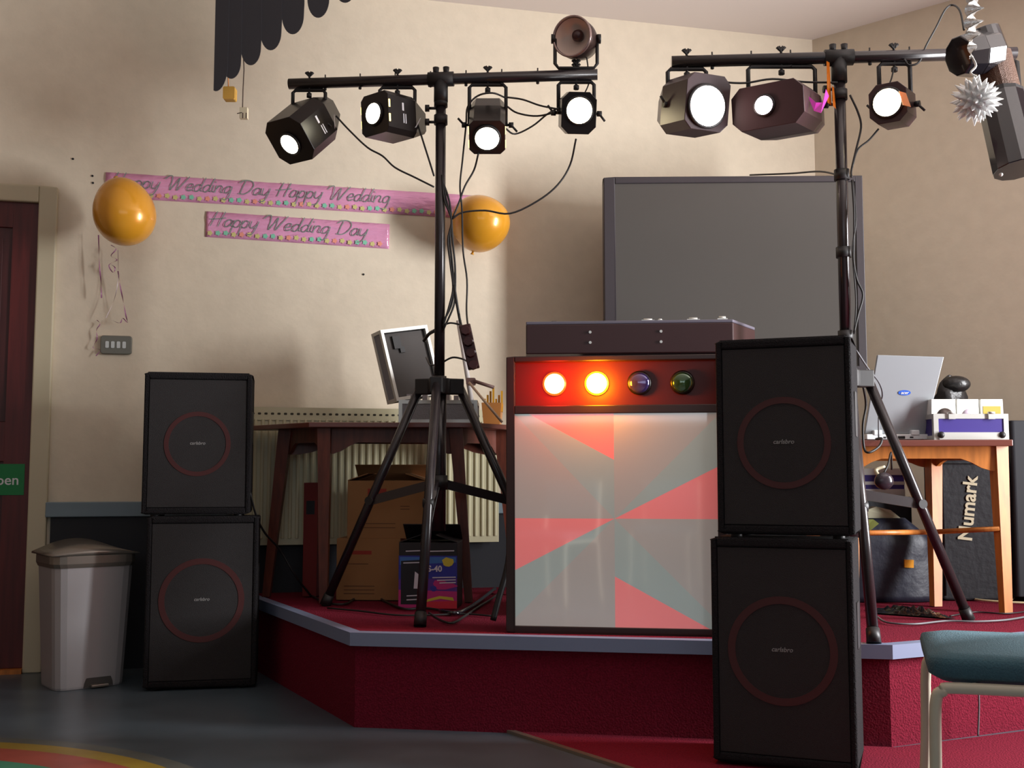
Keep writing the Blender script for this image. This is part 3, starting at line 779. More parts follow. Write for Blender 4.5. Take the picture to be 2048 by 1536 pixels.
def banner(label, cTL, cTR, cBL, txt, unit, x_start, first=0):
    """corners in photo pixels projected onto the back wall"""
    tl = WMi @ wp(*cTL); tr = WMi @ wp(*cTR); bl = WMi @ wp(*cBL)
    ang = math.atan2(tr.z-tl.z, tr.x-tl.x); L = math.hypot(tr.x-tl.x, tr.z-tl.z); Hh = tl.z-bl.z
    M = WM @ Matrix.Translation((tl.x, 0, tl.z)) @ Matrix.Rotation(-ang, 4, 'Y')
    mb = MB()
    N_ = 60
    # sheet with faint creases
    vs = []
    for i in range(N_+1):
        for j in range(5):
            x = L*i/N_; z = -Hh*j/4
            y = -.005-.0025*math.sin(x*23+j)*math.sin(x*61+j*1.7)
            vs.append((x, y, z))
    n0 = len(vs); vs += [(x, -.0002, z) for x, y, z in vs]
    f = []
    for i in range(N_):
        for j in range(4):
            q = (i*5+j, (i+1)*5+j, (i+1)*5+j+1, i*5+j+1); f.append(q); f.append(tuple(k+n0 for k in q[::-1]))
    for i in range(N_):
        for j in (0, 4): f.append((i*5+j, (i+1)*5+j, (i+1)*5+j+n0, i*5+j+n0))
    for i in (0, N_):
        for j in range(4): f.append((i*5+j, i*5+j+1, i*5+j+1+n0, i*5+j+n0))
    mb.add(vs, f, True, M)
    mb.k = 1; x = x_start
    for ch in txt:
        adv, strokes = GL[ch]
        for s_ in strokes:
            pts = catmull([V((a+b*.28, b, 0)) for a, b in s_], 5)
            P = [V((x+p.x*unit, -.0092, -Hh*.56+p.y*unit)) for p in pts]
            for a, b in zip(P, P[1:]):
                d = (b-a)
                if d.length < 1e-6: continue
                d.normalize(); nn = V((d.z, 0, -d.x))*unit*.066
                a_, b_ = a-d*unit*.04, b+d*unit*.04
                if min(a_.x, b_.x) < 0.005 or max(a_.x, b_.x) > L-.005: continue
                mb.add([a_-nn, b_-nn, b_+nn, a_+nn], [(0, 1, 2, 3)], M=M)
        x += adv*unit
    x = .02; i = first
    while x < L-.015:
        mb.k = (2, 4, 4, 3, 3, 4)[i % 6]; c = V((x, -.0088, -Hh*.83+.003*math.sin(i*2.1)))
        P = []
        for k in range(15):
            t = 2*PI*k/15; r_ = .0145*(.8+.2*math.cos(5*t)); P.append(c+V((r_*math.cos(t), 0, r_*math.sin(t))))
        mb.face(P, M=M)
        x += .037; i += 1
    o = build('wedding_banner', mb, [M_pink, M_scr, M_f1, M_f2, M_f3])
    props(o, label, 'banner'); return o
banner('long pink Happy Wedding Day banner taped high on the wall between two gold balloons', (212, 345), (955, 392), (216, 395), 'Happy Wedding Day Happy Wedding', .0345, .02)
banner('short pink Happy Wedding Day banner, lower of the two on the wall', (413, 423), (779, 449), (413, 474), 'Happy Wedding Day', .0355, .015, 2)

# ------------------------------------------------------------------ balloons
def balloon(label, u, v, Y, rp, hp, tilt):
    c = at(u, v, Y); r = rp/F*Y; h = hp/F*Y
    t = thing('balloon', label, 'balloon', c)
    M = Matrix.Rotation(R(tilt), 4, 'Y') @ Matrix.Rotation(R(10), 4, 'X')
    prof = []
    for i in range(25):
        a = PI*i/24; z = -math.cos(a); q = math.sin(a)*(1+.10*z)
        prof.append((max(1e-5, r*q), h*z))
    build('latex', MB().lathe(prof, 40, M), M_gold, t)
    build('knot', MB().lathe([(.004, -h-.002), (.006, -h-.012), (.011, -h-.018), (.001, -h-.014)], 10, M @ Matrix.Translation((0, 0, .004))), M_gold, t)
    return c
# the top one leans against the wall
bc = balloon('gold balloon covering the left end of the long pink banner', 248, 422, 4.83, 61, 72, 162)
bc2 = balloon('gold balloon at the right end of the banner, behind the stand cables', 960, 448, 5.33, 60, 58, 15)
M_rib = mat('purple_ribbon', (150, 90, 130), .35); M_ribw = mat('pale_ribbon', (206, 190, 190), .4)
def ribbon(label, pts, m, off=.05, w_=.006, curl=0):
    P = [wp(u, v, off) for u, v in pts]; P = catmull(P, 6)
    mb = MB(); vs = []
    for i, p in enumerate(P):
        a = i*.35; d = (WDIR*math.cos(a)+WN*math.sin(a))*w_*.5; vs += [p-d, p+d]
    mb.add(vs, [(2*i, 2*i+1, 2*i+3, 2*i+2) for i in range(len(P)-1)], True)
    mb.add([v+WN*.0008 for v in vs], [(2*i, 2*i+1, 2*i+3, 2*i+2) for i in range(len(P)-1)], True)
    o = build('curling_ribbon', mb, m); props(o, label, 'ribbon', 'ribbons under the left balloon')
ribbon('straight purple ribbon hanging leftmost under the left balloon', [(197, 470), (199, 530), (202, 565), (203, 596)], M_rib)
ribbon('tightly curled purple ribbon right below the left balloon', [(222, 490), (232, 498), (222, 512), (234, 520), (218, 530), (226, 545), (230, 535), (220, 528)], M_rib)
ribbon('long purple ribbon ending in a loop above the metal plate', [(236, 542), (240, 570), (246, 600), (252, 632), (255, 645), (245, 636), (240, 646), (222, 640)], M_rib)
ribbon('thin pale ribbon crossing the wall above the metal plate', [(236, 500), (236, 560), (228, 600), (212, 636)], M_ribw, w_=.004)
ribbon('short curled ribbon end beside the metal plate', [(194, 640), (200, 648), (193, 660), (194, 678), (186, 695), (200, 700), (192, 712)], M_rib, off=.02, w_=.005)
# small embossed plate
a = WMi @ wp(201, 708, .0); b = WMi @ wp(265, 673, .0)
pl = thing('wall_plate', 'small grey metal embossed plate on the wall beneath the ribbons', 'wall plate', WM @ V((a.x, 0, a.z)), math.atan2(WDIR.y, WDIR.x))
pw, ph = b.x-a.x, b.z-a.z
build('plate', MB().rbox((0, -.018, 0), (pw, 0, ph), .012, axis=1), mat('plate_metal', (120, 118, 108), .4, metal=.5), pl, bevel=.003)
mb = MB()
for i in range(4):
    mb.rbox((pw*.16+i*pw*.18, -.021, ph*.32), (pw*.16+i*pw*.18+pw*.11, -.017, ph*.68), .004, axis=1)
build('embossing', mb, M_alu, pl)

# ------------------------------------------------------------------ radiator
s0, zT = ws(470, 818); s1, _ = ws(990, 818); zB = ws(560, 1088)[1]
rd = thing('radiator', 'cream ribbed panel radiator on the wall behind the dark wooden table', 'radiator', WM @ V(((s0+s1)/2, 0, zB)), math.atan2(WDIR.y, WDIR.x))
rw_ = s1-s0; rh = zT-zB
mb = MB().box((-rw_/2, -.088, .0), (rw_/2, -.078, rh)); n = int(rw_/.033)
for i in range(n):
    x = -rw_/2+.02+i*.033; mb.prism([V((x, -.088, .03)), V((x+.006, -.096, .03)), V((x+.014, -.096, .03)), V((x+.020, -.088, .03))], (0, 0, rh-.08))
mb.box((-rw_/2, -.05, 0), (rw_/2, -.045, rh))
build('panel', mb, M_rad, rd, bevel=.002)
mb = MB(); mb.box((-rw_/2-.004, -.094, rh-.055), (rw_/2+.004, -.086, rh)); mb.box((-rw_/2-.004, -.094, rh), (rw_/2+.004, -.04, rh+.006)); mb.k = 1
for i in range(int(rw_/.03)): mb.rbox((-rw_/2+.015+i*.03, -.0948, rh-.030), (-rw_/2+.015+i*.03+.015, -.0935, rh-.020), .004, axis=1)
build('top_grille', mb, [M_rad, M_hole], rd)
build('wall_mount', MB().box((-rw_/2+.15, -.05, rh*.3), (-rw_/2+.19, 0, rh*.7)).box((rw_/2-.19, -.05, rh*.3), (rw_/2-.15, 0, rh*.7)), M_rad, rd)

# ------------------------------------------------------------------ tables
def apron(mb, a, b, z0, z1, arch, th=.018):
    """board from a to b with an arched lower edge"""
    a, b = V(a), V(b); d = b-a; n = 16; nn = V((-d.y, d.x, 0)).normalized()*th
    lo = []
    for i in range(n+1):
        t = i/n; e = min(t, 1-t)
        k = 0 if e < .06 else min(1, (e-.06)/.2); k = k*k*(3-2*k)
        lo.append(a+d*t+V((0, 0, z0+arch*k)))
    poly_top = [a+V((0, 0, z1)), b+V((0, 0, z1))]
    vs = []
    for i in range(n+1): vs += [lo[i], a+d*(i/n)+V((0, 0, z1))]
    m = len(vs); vs += [v+nn for v in vs]
    f = []
    for i in range(n):
        q = (2*i, 2*i+2, 2*i+3, 2*i+1); f.append(q); f.append(tuple(x+m for x in q[::-1]))
        f.append((2*i, 2*i+2, 2*i+2+m, 2*i+m)); f.append((2*i+1, 2*i+3, 2*i+3+m, 2*i+1+m))
    f += [(0, 1, 1+m, m), (2*n, 2*n+1, 2*n+1+m, 2*n+m)]
    mb.add(vs, f)
def leg_mb(foot, top, w0, w1, rz=0):
    c, s_ = math.cos(rz), math.sin(rz)
    def sq(p, w_): return [p+V((x*c-y*s_, x*s_+y*c, 0))*w_/2 for x, y in ((-1, -1), (1, -1), (1, 1), (-1, 1))]
    return MB().hexa(sq(V(foot), w0)+sq(V(top), w1))
# left table: half hexagon
zt1 = 1.108
tl = [gz(645, 1207, SZ), gz(937, 1205, SZ)]
FLx, FRx = tl
cen = V(((FLx.x+FRx.x)/2, 5.0, 0))
top = [at(618, 843, 4.76), at(948, 846, 4.80), V((.20, 5.33, 0)), V((-1.225, 5.12, 0))]
for p in top: p.z = 0
tb = thing('trapezoid_table', 'dark wooden trapezoid table on the stage against the radiator', 'table', (cen.x, cen.y, SZ))
build('tabletop', MB().prism([p+V((0, 0, zt1-.022)) for p in top], (0, 0, .022)), [M_edge], tb, world=True, bevel=.003)
lt = [at(650, 860, 4.83), at(912, 860, 4.86), at(1000, 860, 5.16), at(572, 860, 5.02)]
lf = [V((FLx.x, FLx.y+.03, SZ)), V((FRx.x, FRx.y+.03, SZ)), V((.02, 5.15, SZ)), gz(533, 1193, SZ)]
for p in lt: p.z = zt1-.022
for a, b in zip(lf, lt): build('leg', leg_mb(a, b, .034, .058, 0), M_wood, tb, world=True)
mb = MB()
for i, j in ((0, 1), (1, 2), (3, 0), (3, 2)): 
    a, b = V(lt[i]), V(lt[j]); a.z = b.z = 0; apron(mb, a, b, zt1-.135, zt1-.022, .05)
build('apron', mb, M_wood, tb, world=True)
# right table
zt2 = 1.022
tb2 = thing('side_table', 'orange wooden table with arched apron at the right of the stage', 'table', (1.7, 4.7, SZ))
fC = gz(2012, 1226, SZ); fB = gz(1872, 1212, SZ)
tp = [at(2026, 880, 4.42), at(1718, 880, 4.50), V((1.28, 5.1, 0)), V((2.10, 4.98, 0))]
tp = [V((p.x, p.y, 0)) for p in tp]
tp = [tp[1], tp[0], tp[3], tp[2]]
build('tabletop', MB().prism([p+V((0, 0, zt2-.026)) for p in tp], (0, 0, .026)), M_edge, tb2, world=True, bevel=.003)
lg2 = [(fC, at(1996, 890, 4.50)), (fB, at(1866, 890, 4.84)), (V((1.36, 4.45, SZ)), V((1.40, 4.56, 0))), (V((1.34, 4.98, SZ)), V((1.36, 4.94, 0)))]
for a, b in lg2:
    b = V((b.x, b.y, zt2-.026)); build('leg', leg_mb(a, b, .036, .055, R(12)), M_oak, tb2, world=True)
mb = MB(); apron(mb, (1.36, 4.545, 0), (lg2[0][1].x, 4.475, 0), zt2-.125, zt2-.026, .05); apron(mb, (1.36, 4.93, 0), (lg2[1][1].x, 4.84, 0), zt2-.11, zt2-.026, .03); apron(mb, (lg2[0][1].x-.03, 4.5, 0), (lg2[1][1].x, 4.84, 0), zt2-.11, zt2-.026, .03)
build('apron', mb, M_oak, tb2, world=True)
for a, b in (((1.38, 4.50, .645), (fB.x, fB.y-.01, .64)), ((fB.x+.01, fB.y, .64), (fC.x-.01, fC.y, .665))): build('stretcher', MB().cyl(a, b, .011, n=10), M_oak, tb2, world=True)

# ------------------------------------------------------------------ boxes under the left table
def quadbox(p0, p1, depth, z0, z1):
    """front bottom edge p0->p1, goes back by depth"""
    d = (p1-p0); d.z = 0; n = V((-d.y, d.x, 0)).normalized()*depth
    b = [V((p.x, p.y, z0)) for p in (p0, p1, p1+n, p0+n)]
    return b+[p+V((0, 0, z1-z0)) for p in b]
def cardbox(name, label, uL, uR, v, Y0, Y1, z0, z1, depth, m, cat='box', flaps=True, deco=None, mats=None):
    p0 = at(uL, v, Y0); p1 = at(uR, v, Y1); Q = quadbox(p0, p1, depth, z0, z1)
    t = thing(name, label, cat, V((p0.x+p1.x, p0.y+p1.y, 0))/2+V((0, 0, z0)))
    build('carton', MB().hexa(Q), m, t, world=True, bevel=.002)
    if flaps:
        c = (Q[4]+Q[5]+Q[6]+Q[7])/4
        for a, b, up in ((Q[7], Q[6], .07), (Q[4], Q[7], .03), (Q[5], Q[6], .03)):
            out = ((a+b)/2-c); out.z = 0; out.normalize()
            pp = [a, b, b-out*.09+V((0, 0, up)), a-out*.09+V((0, 0, up))]
            build('flap', MB().prism(pp, V((0, 0, .003))), m, t, world=True)
    if deco:
        ex = (Q[1]-Q[0]).normalized(); n = V((ex.y, -ex.x, 0)); W_ = (Q[1]-Q[0]).length
        for (x0, x1, a0, a1, mm) in deco:
            o = Q[0]+n*.0006
            P = [o+ex*x0*W_+V((0, 0, a0*(z1-z0))), o+ex*x1*W_+V((0, 0, a0*(z1-z0))), o+ex*x1*W_+V((0, 0, a1*(z1-z0))), o+ex*x0*W_+V((0, 0, a1*(z1-z0)))]
            mbq = MB().prism(P, -n*.0005); build('print', mbq, mm, t, world=True)
    return t, Q
z_low = .60
lines = lambda x0, x1, zs_, m, h=.012: [(x0, x1, z, z+h, m) for z in zs_]
cardbox('cardboard_box', 'brown cardboard box on the stage, under another box beneath the dark table', 672, 800, 1190, 4.92, 4.90, SZ, z_low, .26, M_card, flaps=False,
        deco=lines(.12, .6, (.1, .16, .22), M_ink)+[(.12, .55, .74, .80, M_cardp)]+lines(.15, .5, (.58,), M_ink))
cardbox('cardboard_box', 'open brown cardboard box on top of another beneath the dark table', 694, 850, 1080, 4.92, 4.90, z_low, z_low+.255, .25, M_card,
        deco=lines(.2, .62, (.18, .25), M_ink)+[(.26, .5, .72, .86, M_cardp)]+lines(.68, .8, (.5, .55), M_ink))
cardbox('red_carton', 'narrow dark red carton on stacked boxes left of the brown carton', 606, 634, 1080, 5.06, 5.05, SZ, .845, .1, mat('dark_red_card', (110, 22, 20), .6), flaps=False,
        deco=[(.2, .8, .72, .84, M_black)])
M_bx = mat('black_card', (26, 20, 24), .5)
cb_, Q = cardbox('printed_carton', 'colourful blue and magenta printed carton, open, in front of the brown boxes', 797, 914, 1200, 4.62, 4.60, SZ, SZ+.27, .18, M_bx)
ex = (Q[1]-Q[0]).normalized(); n = V((ex.y, -ex.x, 0)); W_ = (Q[1]-Q[0]).length; Hq = .27
cm = [mat('carton_'+k, c, .5) for k, c in (('blue', (44, 48, 150)), ('magenta', (190, 40, 120)), ('red', (210, 40, 60)), ('violet', (90, 44, 140)), ('cyan', (60, 110, 180)), ('yellow', (210, 190, 60)), ('photo', (18, 18, 26)), ('white', (210, 205, 215)))]
mb = MB()
def deco(k, P, lift):
    mb.k = k; mb.prism([Q[0]+n*lift+ex*x*W_+V((0, 0, z*Hq)) for x, z in P], n*.0004)
def blob(cx, cy, rx, ry, m=10, j=.25): return [(cx+rx*math.cos(2*PI*i/m)*(1+j*random.uniform(-1, 1)), cy+ry*math.sin(2*PI*i/m)*(1+j*random.uniform(-1, 1))) for i in range(m)]
deco(0, [(.0, .40), (1, .40), (1, .80), (0, .80)], .0005); deco(3, [(0, .2), (1, .2), (1, .46), (0, .44)], .0008); deco(1, [(0, 0), (1, 0), (1, .26), (0, .28)], .0011)
deco(2, [(.45, 0), (1, 0), (1, .12), (.45, .1)], .0014); deco(4, [(.02, .66), (.98, .7), (.98, .78), (.02, .78)], .0012)
deco(6, [(.04, .06), (.40, .06), (.42, .74), (.04, .72)], .0018); deco(5, blob(.84, .70, .1, .07), .0018)
deco(1, blob(.75, .34, .2, .08, 12, .4), .0016); deco(0, blob(.6, .3, .06, .05), .002); deco(5, [(.48, .10), (.72, .15), (.95, .12), (.93, .17), (.7, .19), (.5, .14)], .002)
deco(7, [(.26, .3), (.33, .3), (.34, .52), (.28, .56)], .0024)
for i, (x0, x1, z) in enumerate(((.12, .4, .86), (.5, .95, .86), (.58, .98, .46), (.66, .98, .42), (.7, .98, .38), (.14, .36, .12), (.14, .34, .18), (.08, .38, .68))): deco(7, [(x0, z), (x1, z+.01), (x1, z+.026), (x0, z+.016)], .0028)
# side face
sd = (Q[3]-Q[0]).normalized(); n2 = V((-sd.y, sd.x, 0)); n2 = -n2 if n2.x > 0 else n2
def deco2(k, P, lift): mb.k = k; mb.prism([Q[0]+n2*lift+sd*x*.18+V((0, 0, z*Hq)) for x, z in P], n2*.0004)
deco2(0, [(0, .4), (1, .4), (1, .8), (0, .8)], .0005); deco2(1, [(0, 0), (1, 0), (1, .4), (0, .4)], .0005); deco2(5, blob(.3, .66, .14, .06), .001)
build('print', mb, cm, cb_, world=True, label='blue, magenta and yellow print')
build('lettering', text_mb('S-40', .034, Matrix(((ex.x, 0, n.x, 0), (ex.y, 0, n.y, 0), (0, 1, 0, 0), (0, 0, 0, 1))).to_4x4(), .0008, bold=.001), cm[7], cb_).matrix_basis = Matrix.Translation(Q[0]+n*.0035+ex*.62*W_+V((0, 0, .6*Hq))-cb_.location)

# ------------------------------------------------------------------ flight case on the left table
fc = thing('flight_case', 'open aluminium edged grey flight case on the dark table, lid tilted back left', 'flight case', (0, 0, 0))
z0 = zt1
pL = at(797, 838, 4.84); pR = at(955, 838, 4.86); bw = pR.x-pL.x; bh = at(797, 792, 4.84).z-at(797, 838, 4.84).z; bdp = .26
fc.location = V((pL.x, pL.y, z0)); fc.matrix_basis = Matrix.Translation(fc.location)
def case_shell(mb, w_, d_, h_, e=.016, M=None):
    # aluminium corner angle frame
    for x in (0, w_-e):
        for y in (0, d_-e): mb.box((x, y, 0), (x+e, y+e, h_), M)
    for z in (0, h_-e):
        for y in (0, d_-e): mb.box((e, y, z), (w_-e, y+e, z+e), M)
        for x in (0, w_-e): mb.box((x, e, z), (x+e, d_-e, z+e), M)
base_ = build('case_base', MB().box((.003, .003, .003), (bw-.003, .012, bh-.004)).box((.003, .012, .003), (.012, bdp-.012, bh-.004)).box((bw-.012, .012, .003), (bw-.003, bdp-.012, bh-.004)).box((.003, bdp-.012, .003), (bw-.003, bdp-.003, bh-.004)).box((.012, .012, .003), (bw-.012, bdp-.012, .01)), M_alug, fc)
mb = MB(); case_shell(mb, bw, bdp, bh); build('edge_frame', mb, M_alu, base_)
# lid: hinged on the left edge, stands open leaning left
lidM = Matrix.Translation((0.0, .0, bh-.0)) @ Matrix.Rotation(R(18), 4, 'Z') @ Matrix.Rotation(R(-106), 4, 'Y')
lw_, lh_ = .325, .085
# local: x = lid height direction, y = depth, z = thickness
lidM = Matrix.Translation((-.008, .0, bh-.005)) @ Matrix.Rotation(R(-13.5), 4, 'Y')
ldp = .26
Mz = lidM @ Matrix(((0, 0, -1, 0), (0, 1, 0, 0), (1, 0, 0, 0), (0, 0, 0, 1)))   # x->up, z->left
Mz = lidM @ Matrix.Rotation(R(-50), 4, 'Z') @ Matrix(((0, 0, -1, 0), (0, 1, 0, 0), (1, 0, 0, 0), (0, 0, 0, 1)))
lid = build('case_lid', MB().box((.003, .003, .070), (lw_-.003, ldp-.003, .075), Mz).box((.003, .003, .003), (.010, ldp-.003, .072), Mz).box((lw_-.01, .003, .003), (lw_-.003, ldp-.003, .072), Mz).box((.003, .003, .003), (lw_-.003, .01, .072), Mz).box((.003, ldp-.01, .003), (lw_-.003, ldp-.003, .072), Mz), M_alug, fc)
mb = MB(); case_shell(mb, lw_, ldp, .078, .015, M=Mz); build('edge_frame', mb, M_alu, lid)
build('foam_lining', MB().box((.018, .018, .02), (lw_-.018, ldp-.018, .07), Mz), M_foam, lid)
build('lid_clip', MB().box((lw_*.72, .06, .008), (lw_*.9, .10, .022), Mz).box((lw_*.66, .09, .010), (lw_*.74, .115, .022), Mz), M_hub, lid)
mb = MB()
for x, h_ in ((.03, .05), (.06, .03), (.10, .045), (.15, .035), (.2, .05), (.24, .04)): mb.box((x, .05, bh-.02), (x+.022, .2, bh+h_*.6))
build('divider', mb, mat('clear_plastic', (150, 140, 140), .3), fc)
# clutter beside it
M_wht = mat('white_plastic', (215, 208, 205), .5)
o = build('plastic_tube', MB().cyl(at(917, 641, 5.05), V((at(950, 838, 5.05).x, 5.05, zt1+.012)), .0115), M_wht)
props(o, 'pale white tube leaning behind the mast on the dark table', 'tube')
o = build('wooden_rod', MB().cyl(V((at(1004, 855, 4.88).x, 4.88, zt1+.006)), at(938, 765, 4.97), .006, n=10), mat('pale_wood', (206, 176, 150), .5))
props(o, 'thin pale rod leaning at the right end of the dark table', 'rod')
pb_ = thing('storage_tub', 'clear plastic tub of odds and ends on the dark table', 'tub', V((at(985, 800, 5.02).x, 5.04, zt1)))
build('tub_body', MB().lathe([(.05, 0), (.062, .10), (.064, .10), (.052, -.0)], 4, Matrix.Rotation(R(45), 4, 'Z') @ Matrix.Diagonal((1.1, .9, 1, 1)), smooth=False), mat('amber_plastic', (196, 130, 70), .3), pb_)
mb = MB()
for i in range(7):
    x = -.04+.013*i; mb.box((x, -.02+.01*(i % 3), .06), (x+.009, .02, .12+.018*((i*5) % 4)))
build('contents', mb, [mat('yellow_packet', (220, 160, 30), .5)], pb_)
o = build('grey_clamp', MB().rbox(at(932, 770, 4.98), at(952, 757, 5.02), .008, axis=1).cyl(at(948, 762, 4.98), at(988, 775, 4.98), .008, n=8), mat('grey_grip', (120, 90, 84), .5))
props(o, 'small brown grip handle resting on the tip of the leaning rod', 'grip')

# power strip hanging on the left stand
ps = thing('power_strip', 'dark power strip hanging from cables right of the left mast', 'power strip', at(938, 690, 4.46))
M_ps = mat('dark_red_plastic', (58, 14, 14), .45)
aa, bb = at(929, 650, 4.46), at(948, 738, 4.46); dd = (bb-aa).normalized(); pp = dd.cross(V((0, 1, 0))).normalized()
mb = MB(); h_ = .024
mb.hexa([aa-pp*h_-V((0, .018, 0)), bb-pp*h_-V((0, .018, 0)), bb-pp*h_+V((0, .018, 0)), aa-pp*h_+V((0, .018, 0)), aa+pp*h_-V((0, .018, 0)), bb+pp*h_-V((0, .018, 0)), bb+pp*h_+V((0, .018, 0)), aa+pp*h_+V((0, .018, 0))])
build('strip_body', mb, M_ps, ps, world=True, bevel=.004)
for t in (.15, .4, .65, .92):
    c = aa.lerp(bb, t); pg = build('plug', MB().cyl(c-V((0, .018, 0)), c-V((0, .045, 0)), .021, .017, n=8, smooth=False), M_ps, ps, world=True)
mb = MB()
for t in (.38, .62): c = aa.lerp(bb, t)+pp*.0; mb.cyl(c+V((.02, -.02, 0)), c+V((.02, -.026, 0)), .005, n=8)
build('switch', mb, M_white, ps, world=True)

# ------------------------------------------------------------------ things on the right table
lp = thing('laptop', 'open silver laptop seen from behind on the orange table', 'laptop', V((0, 0, 0)))
yl = 4.60
b0 = at(1738, 866, yl); b1 = at(1858, 866, yl); lwid = b1.x-b0.x
lp.matrix_basis = Matrix.Translation((b0.x, yl, zt2)); lp.location = (b0.x, yl, zt2)
M_lt = mat('laptop_silver', (150, 154, 158), .4, metal=.2); M_lb = mat('laptop_white', (225, 228, 230), .35)
build('base', MB().box((-.01, 0, .006), (lwid+.005, .24, .028)), M_lb, lp, bevel=.003)
mb = MB()
for x in (.05, .065, .08): mb.box((x+.01, -.001, .010), (x+.021, .002, .018))
mb.box((.12, -.001, .009), (.15, .002, .02)); mb.box((.17, -.001, .012), (.185, .002, .018))
build('port', mb, M_hub, lp)
for x in (.01, lwid-.02):
    for y in (.02, .22): build('foot', MB().cyl((x, y, 0), (x, y, .007), .008, n=10), M_hub, lp)
lt_, lr_ = at(1748, 712, yl), at(1880, 716, yl)
zl = lt_.z-zt2; zr = lr_.z-zt2
def LQ(y): return [V((-.012, y+.02, .03)), V((lwid-.008+.0, y+.02, .03)), V((lr_.x-b0.x, y-.045, zr)), V((lt_.x-b0.x, y-.045, zl))]
f0, f1 = LQ(0), LQ(.012)
lidl = build('lid', MB().hexa([f0[0], f0[1], f1[1], f1[0], f0[3], f0[2], f1[2], f1[3]]), M_lt, lp, bevel=.003)
build('hinge', MB().box((.02, -.004, .024), (.055, .03, .045)).box((lwid-.075, -.004, .024), (lwid-.04, .03, .045)), M_lb, lp, bevel=.003)
ex_ = (f0[1]-f0[0]).normalized(); ey_ = (f0[3]-f0[0]); ey_ = (ey_-ex_*ey_.dot(ex_)).normalized(); ez_ = ex_.cross(ey_)
ce = f0[0].lerp(f0[2], .5)+ex_*.0+ey_*.012
ML = Matrix(((ex_.x, ey_.x, ez_.x, ce.x+ez_.x*.001), (ex_.y, ey_.y, ez_.y, ce.y+ez_.y*.001), (ex_.z, ey_.z, ez_.z, ce.z+ez_.z*.001), (0, 0, 0, 1)))
mb = MB().lathe([(.5, 0), (.5, .001)], 32, ML @ Matrix.Diagonal((.052, .022, 1, 1)))
bdg = build('badge', mb, mat('badge_blue', (40, 90, 190), .4), lidl)
build('lettering', text_mb('acer', .018, ML @ Matrix.Translation((0, 0, .002)), .0005, shear=.25, bold=.0003), M_white, bdg)
# blue CD case
kc = thing('cd_case', 'blue and silver disc case with white sleeves on the orange table', 'disc case', V((0, 0, 0)))
k0 = at(1868, 866, 4.52); k1 = at(2018, 866, 4.52); kw = k1.x-k0.x
kc.location = (k0.x, 4.52, zt2); kc.matrix_basis = Matrix.Translation(kc.location)
kh = at(1868, 815, 4.52).z-at(1868, 868, 4.52).z; kd = .2
M_blue = mat('indigo_panel', (52, 36, 120), .4)
bdy = build('case_body', MB().box((.004, .004, .004), (kw-.004, .012, kh-.004)).box((.004, kd-.012, .004), (kw-.004, kd-.004, kh-.004)).box((.004, .012, .004), (.012, kd-.012, kh-.004)).box((kw-.012, .012, .004), (kw-.004, kd-.012, kh-.004)).box((.01, .01, .003), (kw-.01, kd-.01, .01)), M_blue, kc)
mb = MB(); case_shell(mb, kw, kd, kh, .02); mb.box((.02, -.006, .003), (kw-.02, .006, kh*.30)); build('edge_frame', mb, M_alu, bdy)
for x in (.06, kw-.085): build('catch', MB().box((x, -.008, kh-.022), (x+.028, .002, kh+.008)).cyl((x+.004, -.008, kh+.004), (x+.024, -.008, kh+.004), .005, n=8), M_alu, kc)
for x in (.028, kw-.03): build('corner_ball', MB().ball((x, -.004, .022), .014, 10), M_hub, kc)
M_slv = mat('sleeve_white', (236, 236, 230), .5)
discs = [(.004, .004+kw*.33, (70, 60, 56), 'white card sleeve with a dark disc, leftmost in the disc case'), (.008+kw*.33, .004+kw*.64, (214, 200, 220), 'white card sleeve with a lilac disc, middle of the disc case'), (.008+kw*.65, kw-.006, (180, 160, 70), 'white card sleeve with a yellow window, rightmost in the disc case')]
for i, (xa, xb, c_, lb) in enumerate(discs):
    t = thing('disc_sleeve', lb, 'disc sleeve', V(kc.location)+V(((xa+xb)/2, .03, .011)), 0, 'sleeves in the disc case')
    hw = (xb-xa)/2; hh = kh+.062-.011
    build('sleeve', MB().box((-hw+.003, .002, 0), (hw-.003, .15, hh-.012)).prism([V((-hw, 0, hh*.55)), V((hw-.001, 0, hh*.55)), V((hw-.002, 0, hh)), V((-hw+.002, 0, hh))], (0, .15, 0)), M_slv, t)
    if i < 2: build('disc', MB().lathe([(.001, 0), (hw*.66, 0), (hw*.66, .0012), (.001, .0012)], 28, Matrix.Translation((hw*.1, -.0006, hh*.56)) @ Matrix.Rotation(PI/2, 4, 'X')), mat('disc_%d' % i, c_, .25, metal=.2), t)
    else: build('window', MB().box((-hw*.8, -.0015, hh*.5), (hw*.75, -.0003, hh*.82)), mat('disc_2', c_, .4), t)
# black pouch behind the case
po = thing('black_pouch', 'crumpled black leather pouch behind the disc case', 'pouch', V((at(1905, 780, 4.80).x, 4.83, zt2)))
mb = MB()
n_, m_ = 16, 22
cx, cy, cz = 0, 0, .128
vs = []
for i in range(n_+1):
    th = PI*i/n_
    for j in range(m_):
        ph = 2*PI*j/m_; r_ = 1+.13*math.sin(3*ph+th*4)+.09*math.sin(7*ph-5*th)
        x = .072*math.sin(th)*math.cos(ph)*r_; y = .05*math.sin(th)*math.sin(ph)*r_; z = .165-.165*math.cos(th)*(1 if math.cos(th) > 0 else .85+.1*math.sin(2*ph))
        vs.append((x, y, max(0, z)*.93))
mb.add(vs, [(i*m_+j, i*m_+(j+1) % m_, (i+1)*m_+(j+1) % m_, (i+1)*m_+j) for i in range(n_) for j in range(m_)], True)
build('pouch_body', mb, mat('black_leather', (28, 26, 26), .35, bump=.5, scale=30), po)
build('fold', MB().ball((.02, -.02, .255), .05, 12, (1.25, .9, .75)), MATS['black_leather'], po)

